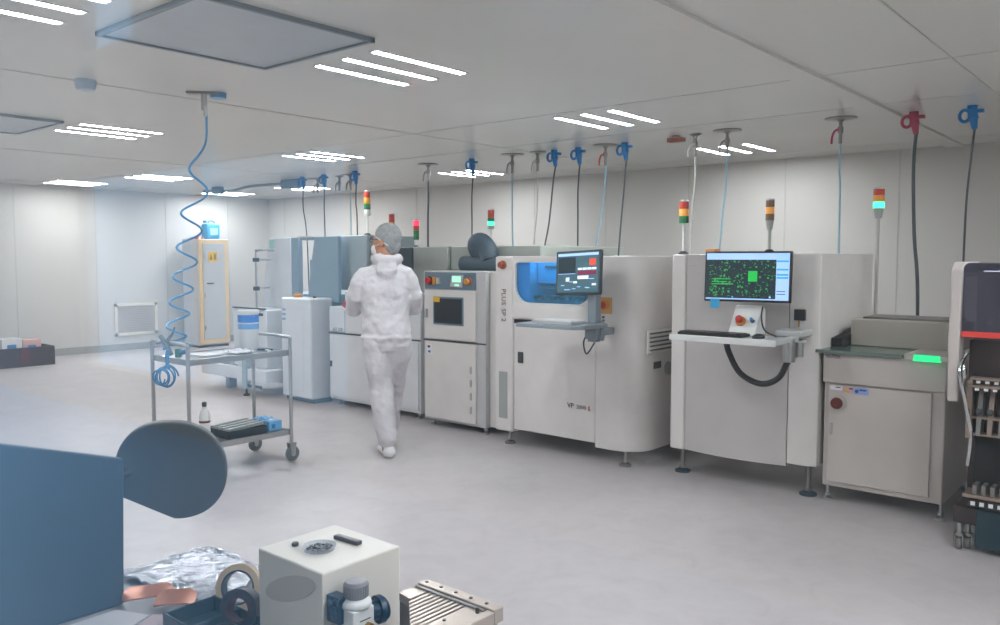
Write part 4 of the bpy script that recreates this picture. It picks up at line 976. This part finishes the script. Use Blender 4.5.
# coverall
COV = mat('white_coverall_fabric', '#cfccd1', .75, var=.02, bump=.55, bscale=13)
b = B()
torso(b, [(.0, .0, .82, .165, .13), (.0, .0, .90, .182, .145), (.0, .0, .98, .185, .145), (.0, .0, 1.05, .175, .135), (-.005, .01, 1.12, .185, .14), (-.005, .015, 1.22, .20, .145), (-.005, .015, 1.32, .200, .14), (0, .015, 1.38, .185, .125), (0, .015, 1.43, .145, .105), (0, .015, 1.475, .10, .09), (0, .01, 1.51, .078, .078)])
b.loft([b.ring(Vector((-.005, .0, .905)), Vector((.185, 0, 0)), Vector((0, .148, 0)), 24), b.ring(Vector((-.005, .0, .925)), Vector((.195, 0, 0)), Vector((0, .158, 0)), 24), b.ring(Vector((-.005, .0, .945)), Vector((.178, 0, 0)), Vector((0, .142, 0)), 24)])
limb(b, [(-.09, .015, 1.425, .055, .06), (-.145, .015, 1.395, .070, .075), (-.20, .02, 1.32, .075), (-.225, .03, 1.22, .072), (-.245, .08, 1.135, .066), (-.235, .22, 1.14, .056), (-.185, .34, 1.16, .044), (-.175, .36, 1.163, .036)])
limb(b, [(.09, .015, 1.425, .055, .06), (.14, .015, 1.395, .070, .075), (.185, .02, 1.32, .075), (.208, .03, 1.22, .072), (.212, .08, 1.135, .068), (.18, .21, 1.125, .056), (.105, .32, 1.14, .044), (.095, .34, 1.143, .036)])
# hood folded on the back of the neck
b.tube([(-.080, .05, 1.505), (-.06, -.05, 1.515), (.0, -.085, 1.505), (.065, -.06, 1.51), (.09, .03, 1.515), (.03, .10, 1.47), (-.05, .10, 1.47)], .038, 12, closed=True, smooth=5)
limb(b, [(.0, -.08, 1.47, .085, .04), (.005, -.105, 1.42, .09, .035), (.01, -.10, 1.37, .06, .02)])
# legs
limb(b, [(-.075, .0, .90, .112, .135), (-.07, .0, .78, .108, .12), (-.055, -.005, .64, .098), (-.04, .0, .50, .09), (-.025, -.02, .36, .088), (-.012, -.035, .22, .082), (-.004, -.04, .13, .07), (-.002, -.04, .09, .062)], 20)
limb(b, [(.075, .0, .90, .112, .135), (.075, .04, .78, .108, .12), (.06, .09, .64, .095), (.04, .18, .48, .085), (.03, .22, .34, .082), (.024, .29, .2, .075), (.02, .32, .12, .06), (.02, .32, .10, .05)], 20)
co = b.obj('coveralls', COV, person); remeshed(co, .009, 5, [(.14, .034), (.05, .012)])
# hair net
NET = mat('hair_net_mesh', '#96999b', .7, var=.18, scale=60, bump=.6, bscale=90)
b = B(); b.ell(hc+hd @ Vector((0, -.018, .030)), .090, .106, .104, 28, 18, hd)
b.ell(hc+hd @ Vector((0, -.052, -.040)), .075, .060, .075, 20, 12, hd)
nt_ = b.obj('hair_net', NET, person); remeshed(nt_, .006, 4, [(.02, .006)])
P = [hc+hd @ Vector((.083*cos(a), -.008+.093*sin(a), -.012+.060*sin(a))) for a in [2*pi*i/28 for i in range(28)]]
B().tube(P, .0042, 8, closed=True).obj('net_elastic', WHITEP, person, smooth=True)
# glasses, face mask, beard shade
b = B()
for s in (-1, 1):
    b.tube([hc+hd @ Vector((s*.082, -.0, .0)), hc+hd @ Vector((s*.078, .06, .006)), hc+hd @ Vector((s*.064, .104, .008))], .0028, 6)
    b.tube([hc+hd @ Vector((s*.033+.026*cos(a), .108, .002+.019*sin(a))) for a in [2*pi*i/16 for i in range(16)]], .0024, 6, closed=True)
b.tube([hc+hd @ Vector((-.008, .11, .006)), hc+hd @ Vector((.008, .11, .006))], .0024, 6)
b.obj('glasses', DGREY, person, smooth=True)
b = B(); b.ell(hc+hd @ Vector((0, .078, -.072)), .046, .050, .044, 20, 12, hd)
mk = b.obj('face_mask', PAPER, person, smooth=True)
for s in (-1, 1):
    B().tube([hc+hd @ Vector((s*.05, .09, -.05)), hc+hd @ Vector((s*.075, .03, -.035)), hc+hd @ Vector((s*.086, -.01, -.01))], .002, 6).obj('ear_loop', PAPER, mk)
# shoe covers
for (fx, fy, a, nm) in ((.0, -.01, rad(14), 0), (.02, .36, rad(5), 1)):
    b = B(); R = Matrix.Rotation(a, 3, 'Z')
    for c, rx, ry, rz in (((0, -.06, .05), .048, .055, .048), ((0, .02, .045), .050, .09, .042), ((0, .12, .036), .052, .075, .034), ((0, -.03, .10), .050, .054, .055)):
        b.ell(Vector((fx, fy, 0))+R @ Vector(c), rx, ry, rz, 18, 12, R)
    b.box(fx-.03, fx+.03, fy-.04, fy+.06, .004, .02)
    so = b.obj('shoe_cover', mat('shoe_cover_fabric', '#e2e2e4', .7, bump=.3, bscale=30), person); remeshed(so, .006, 3, [(.03, .006)])

# ------------------------------------------------------------------ the bench by the window
t = thing('workbench', 'pale workbench just inside the window, under the foil and the white box', 'workbench', (-.6, .7, 0))
bm_ = mat('bench_laminate', '#b8b6ba', .45)
B().box(-1.97, 1.3, .32, 1.135, .72, .75).obj('top', bm_, t, bevel=.005)
for x, y in ((-1.9, .38), (-1.9, 1.04), (1.23, .38), (1.23, 1.04)):
    B().box(x-.025, x+.025, y-.025, y+.025, 0, .72).obj('leg', LGREY, t, bevel=.004)

# white box with regulator
t = thing('control_box', 'white cube-shaped sheet metal box with a pressure regulator on its side', 'control box', (-1.29, .985, .75))
cb = mat('box_warm_white', '#d8d2ca', .4)
B().box(-1.39, -1.185, .893, 1.082, .752, .95).obj('body', cb, t, bevel=.003)
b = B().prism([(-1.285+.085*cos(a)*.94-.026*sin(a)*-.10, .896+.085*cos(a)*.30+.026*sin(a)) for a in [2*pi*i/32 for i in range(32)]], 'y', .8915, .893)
b.obj('painted_oval_reflection', mat('oval_reflection_tint', '#bdb8b1', .5), t)  # reflection on the box face, painted as a thin tinted oval plate
REG = mat('regulator_grey', '#8d8b90', .45)
rx, ry = -1.145, .937
b = B().lathe([(.020, 0), (.0215, .003), (.0215, .026), (.019, .030), (.012, .031)], (rx, ry, .905), 32)
for i in range(28):
    a = 2*pi*i/28; b.obox((rx+.0218*cos(a), ry+.0218*sin(a), .918), (cos(a), sin(a), 0), .0012, (-sin(a), cos(a), 0), .0012, .011)
reg = b.obj('regulator_knob', REG, t, smooth=True)
b = B().lathe([(.024, 0), (.028, .003), (.028, .012), (.022, .016), (.020, .020)], (rx, ry, .886), 32)
b.box(rx-.026, rx+.022, ry-.025, ry+.024, .80, .888)
b.obj('regulator_body', WHITEP, t, bevel=.003)
B().box(-1.185, -1.15, ry-.036, ry-.012, .86, .91).cyl((-1.163, ry-.034, .90), (-1.150, ry-.034, .90), .008).m(0).tube([(-1.18, ry-.03, .90), (-1.165, ry-.037, .895), (-1.16, ry-.034, .87)], .008, 8).obj('mounting_bracket', mat('blue_black_metal', '#2f4c63', .3, .3), t, bevel=.003)
g = B().cyl((rx+.0, ry+.024, .868), (rx+.004, ry+.045, .866), .018, n=28).cyl((rx+.004, ry+.045, .866), (rx+.006, ry+.055, .866), .026, n=32).cyl((rx+.006, ry+.055, .866), (rx+.006, ry+.058, .866), .023, n=32)
g.obj('pressure_gauge', mat('gauge_dark_blue', '#1f3a52', .3), t, smooth=True)
B().cyl((rx+.022, ry+.008, .853), (rx+.032, ry+.008, .853), .008, n=12).obj('brass_fitting', GOLD, t, smooth=True)
B().box(rx+.0215, rx+.0225, ry-.01, ry+.015, .866, .868).m(0).box(rx-.015, rx-.012, ry-.0255, ry-.0250, .84, .86).obj('scale_mark', DGREY, t)
# items on the box
t = thing('parts_dish', 'clear shallow dish of small dark parts on the white box', 'dish', (-1.295, .958, .95))
cl = glassy('clear_plastic', '#c9ccd2', .35)
B().lathe([(.028, 0), (.030, .001), (.033, .009), (.0315, .009), (.0285, .002)], (-1.289, .965, .9505), 32).obj('dish', cl, t, smooth=True)
for i in range(60):
    a = random.uniform(0, 2*pi); r_ = .025*math.sqrt(random.random()); c = (-1.289+r_*cos(a), .965+r_*sin(a), .955+random.uniform(0, .002)); th = random.uniform(0, pi)
    B().obox(c, (cos(th), sin(th), 0), random.uniform(.0015, .003), (-sin(th), cos(th), 0), .0015, .0012).obj('small_part', [BLACK, DSTEEL, DGREY][i % 3], t)
b = B().lathe([(.0065, 0), (.007, .001), (.007, .006), (.006, .007)], (-1.343, .947, .9505), 20)
tag(b.obj('round_knob', DGREY, base=(-1.343, .947, .95), smooth=True), 'tiny round dark knob lying alone on the white box', 'knob')
b = B().obox((-1.283, 1.03, .9545), (.998, .07, 0), .034, (-.07, .998, 0), .007, .0038).m(1).obox((-1.283, 1.03, .9588), (.998, .07, 0), .031, (-.07, .998, 0), .003, .0006)
tag(b.obj('metal_bar', [mat('dark_bar', '#4d484c', .4, .3), DSTEEL], base=(-1.283, 1.017, .95), bevel=.001), 'short dark flat bar lying on the white box beside the dish', 'bar')

# finned block right of the box
t = thing('slotted_fixture', 'beige metal fixture with slotted top and raised rail, right of the white box', 'fixture', (-1.02, .98, .75))
AL_ = mat('anodised_beige', '#b9aca2', .35, .5)
ZT = .895
plan = [(-1.118, 1.075), (-1.115, 1.015), (-1.084, 1.010), (-.925, .868), (-.925, 1.075)]
B().prism(plan, 'z', .752, ZT-.016).obj('base_block', mat('dull_brown_metal', '#6d6660', .4, .5), t, bevel=.002)
b = B().prism([(-1.118, 1.055), (-1.115, 1.015), (-1.084, 1.010), (-1.080, 1.012), (-1.080, 1.055)], 'z', ZT-.016, ZT)
for i in range(8):
    x0 = -1.074+i*.0118; x1 = x0+.0065; yc = lambda x: 1.010-(x+1.084)*.893
    b.prism([(x0, 1.055), (x0, yc(x0)), (x1, yc(x1)), (x1, 1.055)], 'z', ZT-.016, ZT)
b.prism([(-.980, 1.055), (-.980, 1.010-.104*.893), (-.93, 1.010-.154*.893), (-.93, 1.055)], 'z', ZT-.016, ZT)
b.obj('slotted_plate', AL_, t, bevel=.0006)
B().box(-1.112, -.918, 1.06, 1.085, ZT-.02, ZT+.007).box(-.935, -.918, .88, 1.06, ZT-.02, ZT+.004).m(1).box(-1.112, -.94, 1.052, 1.0595, ZT, ZT+.004).obj('rear_rail', [AL_, DSTEEL], t, bevel=.002)
b = B()
for i in range(5): b.cyl((-1.10+i*.038, 1.073, ZT+.006), (-1.10+i*.038, 1.073, ZT+.0085), .0035, n=12)
b.cyl((-.945, 1.045, ZT), (-.945, 1.045, ZT+.010), .0035).cyl((-.968, .985, ZT), (-.968, .985, ZT+.003), .003)
b.obj('screw', mat('screw_dark', '#5c5a58', .3, .8), t)

# aluminium foil sheet
FO = mat('aluminium_foil', '#c6c8d0', .27, .92, bump=.6, bscale=38)
b = B(); n = 46; T = []; D = []
A0, A1, A2, A3 = Vector((-1.955, .86, 0)), Vector((-1.955, 1.115, 0)), Vector((-1.71, 1.125, 0)), Vector((-1.60, .93, 0))
for i in range(n+1):
    for j in range(n+1):
        u = i/n; v = j/n
        p = A0.lerp(A3, u).lerp(A1.lerp(A2, u), v)
        e = min(u, 1-u, v, 1-v)
        q = Vector((p.x*9, p.y*9, 0))
        q2 = Vector(((p.x*.8+p.y*.6)*9, (p.y*.8-p.x*.6)*30, 0)); h = .016*abs(noise.noise(q*1.2+Vector((3, 1, 0))))+.010*abs(noise.noise(q2))+.0035*abs(noise.noise(q2*2.3))
        edge = .006*noise.noise(Vector((u*9, v*9, 9)))
        x = p.x+edge; y = p.y+edge+.006*noise.noise(Vector((u*14, 2, 1)))
        T.append(b.V((x, y, .7535+h+(.004 if e < .03 else 0)))); D.append(b.V((x, y, .7525+h)))
for i in range(n):
    for j in range(n):
        a = i*(n+1)+j; q = (a, a+n+1, a+n+2, a+1); b._f([T[k] for k in q]); b._f([D[k] for k in q[::-1]])
rim = list(range(n+1))+[i*(n+1)+n for i in range(1, n+1)]+[n*(n+1)+j for j in range(n-1, -1, -1)]+[i*(n+1) for i in range(n-1, 0, -1)]
for a, c in zip(rim, rim[1:]+rim[:1]): b._f([T[a], T[c], D[c], D[a]])
tag(b.obj('foil_sheet', FO, base=(-1.85, .98, .752)), 'wrinkled sheet of silver foil spread on the bench corner', 'foil')

# copper-pink pads
CU = mat('copper_pink', '#c07c5f', .35, .35)
def pad(cx, cy, z, rot, w_, d_, label, tilt):
    b = B(); pts = rrect(-w_/2, w_/2, -d_/2, d_/2, d_*.3, 5); n = len(pts)
    def P(u, v, dz): return (u, v, .012*(1-(u/(w_/2))**2)+dz)
    A = [b.V(P(u, v, 0)) for u, v in pts]; C = [b.V(P(u, v, .0035)) for u, v in pts]
    ca = b.V(P(0, 0, 0)); cc = b.V(P(0, 0, .006))
    for i in range(n):
        j = (i+1) % n; b._f([A[j], A[i], ca]); b._f([C[i], C[j], cc]); b._f([A[i], A[j], C[j], C[i]])
    o = b.obj('copper_pad', CU, smooth=True); o.location = (cx, cy, z); o.rotation_euler = (rad(tilt), 0, rot)
    return tag(o, label, 'pad', 'copper-pink pads by the foil')
pad(-1.752, .845, .772, rad(62), .105, .055, 'copper-pink pad tucked against the dark panel, the farther of two', 8)
pad(-1.675, .868, .772, rad(50), .085, .060, 'copper-pink pad nearer the tape roll, the one with a shaded edge', 8)
# tape rolls, dark organiser
t = thing('tape_roll', 'cream roll of masking tape leaning in the dark holder beside the white box', 'tape roll', (-1.56, .97, .79))
def torus_roll(c, r0, r1, w_, ax, m0, m1, t, nm):
    c = Vector(c); ax = Vector(ax).normalized(); u = ax.orthogonal().normalized(); w = ax.cross(u); b = B(); n = 40
    R = [b.ring(c+ax*s, u*r, w*r, n) for r, s in ((r0, -w_), (r1, -w_), (r1, w_), (r0, w_))]
    b.loft(R+[R[0]], cap=False); b.obj(nm, m0, t, smooth=True)
    b = B(); R = [b.ring(c+ax*s, u*r, w*r, n) for r, s in ((r0-.003, -w_*1.02), (r0+.001, -w_*1.02), (r0+.001, w_*1.02), (r0-.003, w_*1.02))]
    b.loft(R+[R[0]], cap=False); b.obj('core', m1, t, smooth=True)
torus_roll((-1.572, .962, .801), .036, .050, .012, (.55, -.75, .25), mat('cream_tape', '#c9b39a', .6), mat('dark_core', '#3b4556', .5), t, 'tape')
t = thing('tape_roll', 'dark reddish roll of tape against the left side of the white box', 'tape roll', (-1.45, .90, .79))
torus_roll((-1.475, .905, .799), .026, .042, .014, (.45, -.85, .2), mat('dark_tape', '#3d3b46', .35), mat('maroon_core', '#5d3238', .5), t, 'tape')
t = thing('desk_organiser', 'low dark blue-grey open organiser box in front of the tape roll', 'organiser', (-1.53, .86, .75))
b = B().box(-1.60, -1.40, .80, .92, .752, .756)
for a in ((-1.60, -1.595, .80, .92), (-1.405, -1.40, .80, .92), (-1.60, -1.40, .80, .805), (-1.60, -1.40, .915, .92), (-1.50, -1.496, .80, .92)): b.box(*a, .756, .79)
b.obj('body', mat('organiser_dark', '#2c3c46', .3), t, bevel=.002)
B().box(-1.49, -1.41, .815, .885, .756, .778).obj('insert', DGREY, t, bevel=.003)
b = B().prism([(-1.685, .815), (-1.60, .62), (-1.70, .52), (-1.765, .62), (-1.765, .78)], 'z', .7535, .7555)
tag(b.obj('paper_sheet', PAPER, base=(-1.7, .7, .753)), 'white sheet of paper under the edge of the dark panel', 'paper')
b = B().obox((-1.625, .79, .7575), (.5, -.87, 0), .05, (.87, .5, 0), .03, .0012)
tag(b.obj('paper_slip', mat('pinkish_paper', '#d8c3c8', .6), base=(-1.62, .8, .755)), 'small pinkish paper slip next to the copper pads', 'paper')

# dark panel (rear of a bench display) and the oval shield behind it
t = thing('side_screen', 'big dark blue-grey upright panel on the bench, filling the lower left corner', 'panel', (-1.79, .6, .75))
DPAN = mat('dark_blue_panel', '#33485a', .45, var=.05, scale=3)
B().prism([(.34, .753), (.808, .753), (.817, 1.078), (.34, 1.226)], 'x', -1.815, -1.788).obj('panel', DPAN, t, bevel=.004, seg=3)
B().box(-1.83, -1.77, .40, .60, .752, .762).obj('stand_foot', DPAN, t, bevel=.003)
t = thing('oval_shield', 'dark grey-blue oval shield with one clipped corner behind the dark panel', 'shield', (-1.84, .95, .75))
fx = Vector((.7604, .6494, 0)); fz = Vector((0, 0, 1)); fn = Vector((-.6494, .7604, 0))
oc = Vector((-1.853, .957, 1.012)); b = B(); poly = []
for i in range(48):
    a = 2*pi*i/48; sx = cos(a); sz = sin(a)
    u = .135*math.copysign(abs(sx)**.86, sx); v = .118*math.copysign(abs(sz)**.96, sz)
    poly.append((u, v))
# clip the lower-left corner with a straight edge
def clip(poly, nx, nz, d):
    out = []
    for (a, c) in zip(poly, poly[1:]+poly[:1]):
        da = a[0]*nx+a[1]*nz-d; dc = c[0]*nx+c[1]*nz-d
        if da <= 0: out.append(a)
        if (da < 0) != (dc < 0):
            k = da/(da-dc); out.append((a[0]+(c[0]-a[0])*k, a[1]+(c[1]-a[1])*k))
    return out
poly = clip(poly, -.387, -.922, .106)
F_ = [b.V(oc+fx*u+fz*v) for u, v in poly]; K_ = [b.V(oc+fx*(u-.010)+fz*v*1.0+fn*.035) for u, v in poly]; n = len(poly)
b._f(F_); b._f(K_[::-1])
for i in range(n): b._f([F_[i], F_[(i+1) % n], K_[(i+1) % n], K_[i]])
b.obj('shield_plate', mat('oval_slate', '#55595d', .45, var=.05, scale=5), t, bevel=.005, seg=3)
B().tube([oc+fn*.03+fx*-.05+Vector((0, 0, .0)), Vector((-1.94, .86, 1.0)), Vector((-1.90, .72, .95)), Vector((-1.88, .62, .80)), Vector((-1.88, .60, .765))], .011, 10, smooth=6).obj('support_arm', DGREY, t, smooth=True)
B().cyl((-1.88, .60, .752), (-1.88, .60, .775), .035, .03).obj('base', DGREY, t, smooth=True)

# ------------------------------------------------------------------ camera
cam = bpy.data.cameras.new('Camera'); co_ = bpy.data.objects.new('Camera', cam); COL.objects.link(co_)
yaw = rad(40.5); p = math.atan(54.5/820)
co_.location = (0, 0, H); co_.rotation_euler = (pi/2-p, 0, yaw)
cam.sensor_width = 36; cam.lens = 36*820/1000; cam.clip_start = .02; cam.clip_end = 100
SC.camera = co_

# ------------------------------------------------------------------ render look
SC.view_settings.view_transform = 'Standard'
try: SC.view_settings.look = 'None'
except Exception: pass
SC.view_settings.gamma = 1; SC.view_settings.use_curve_mapping = False
SC.view_settings.exposure = 0.15
cy = SC.cycles
cy.use_denoising = True; cy.max_bounces = 9; cy.diffuse_bounces = 5; cy.glossy_bounces = 4; cy.transparent_max_bounces = 12
cy.sample_clamp_indirect = 4; cy.caustics_reflective = False; cy.caustics_refractive = False
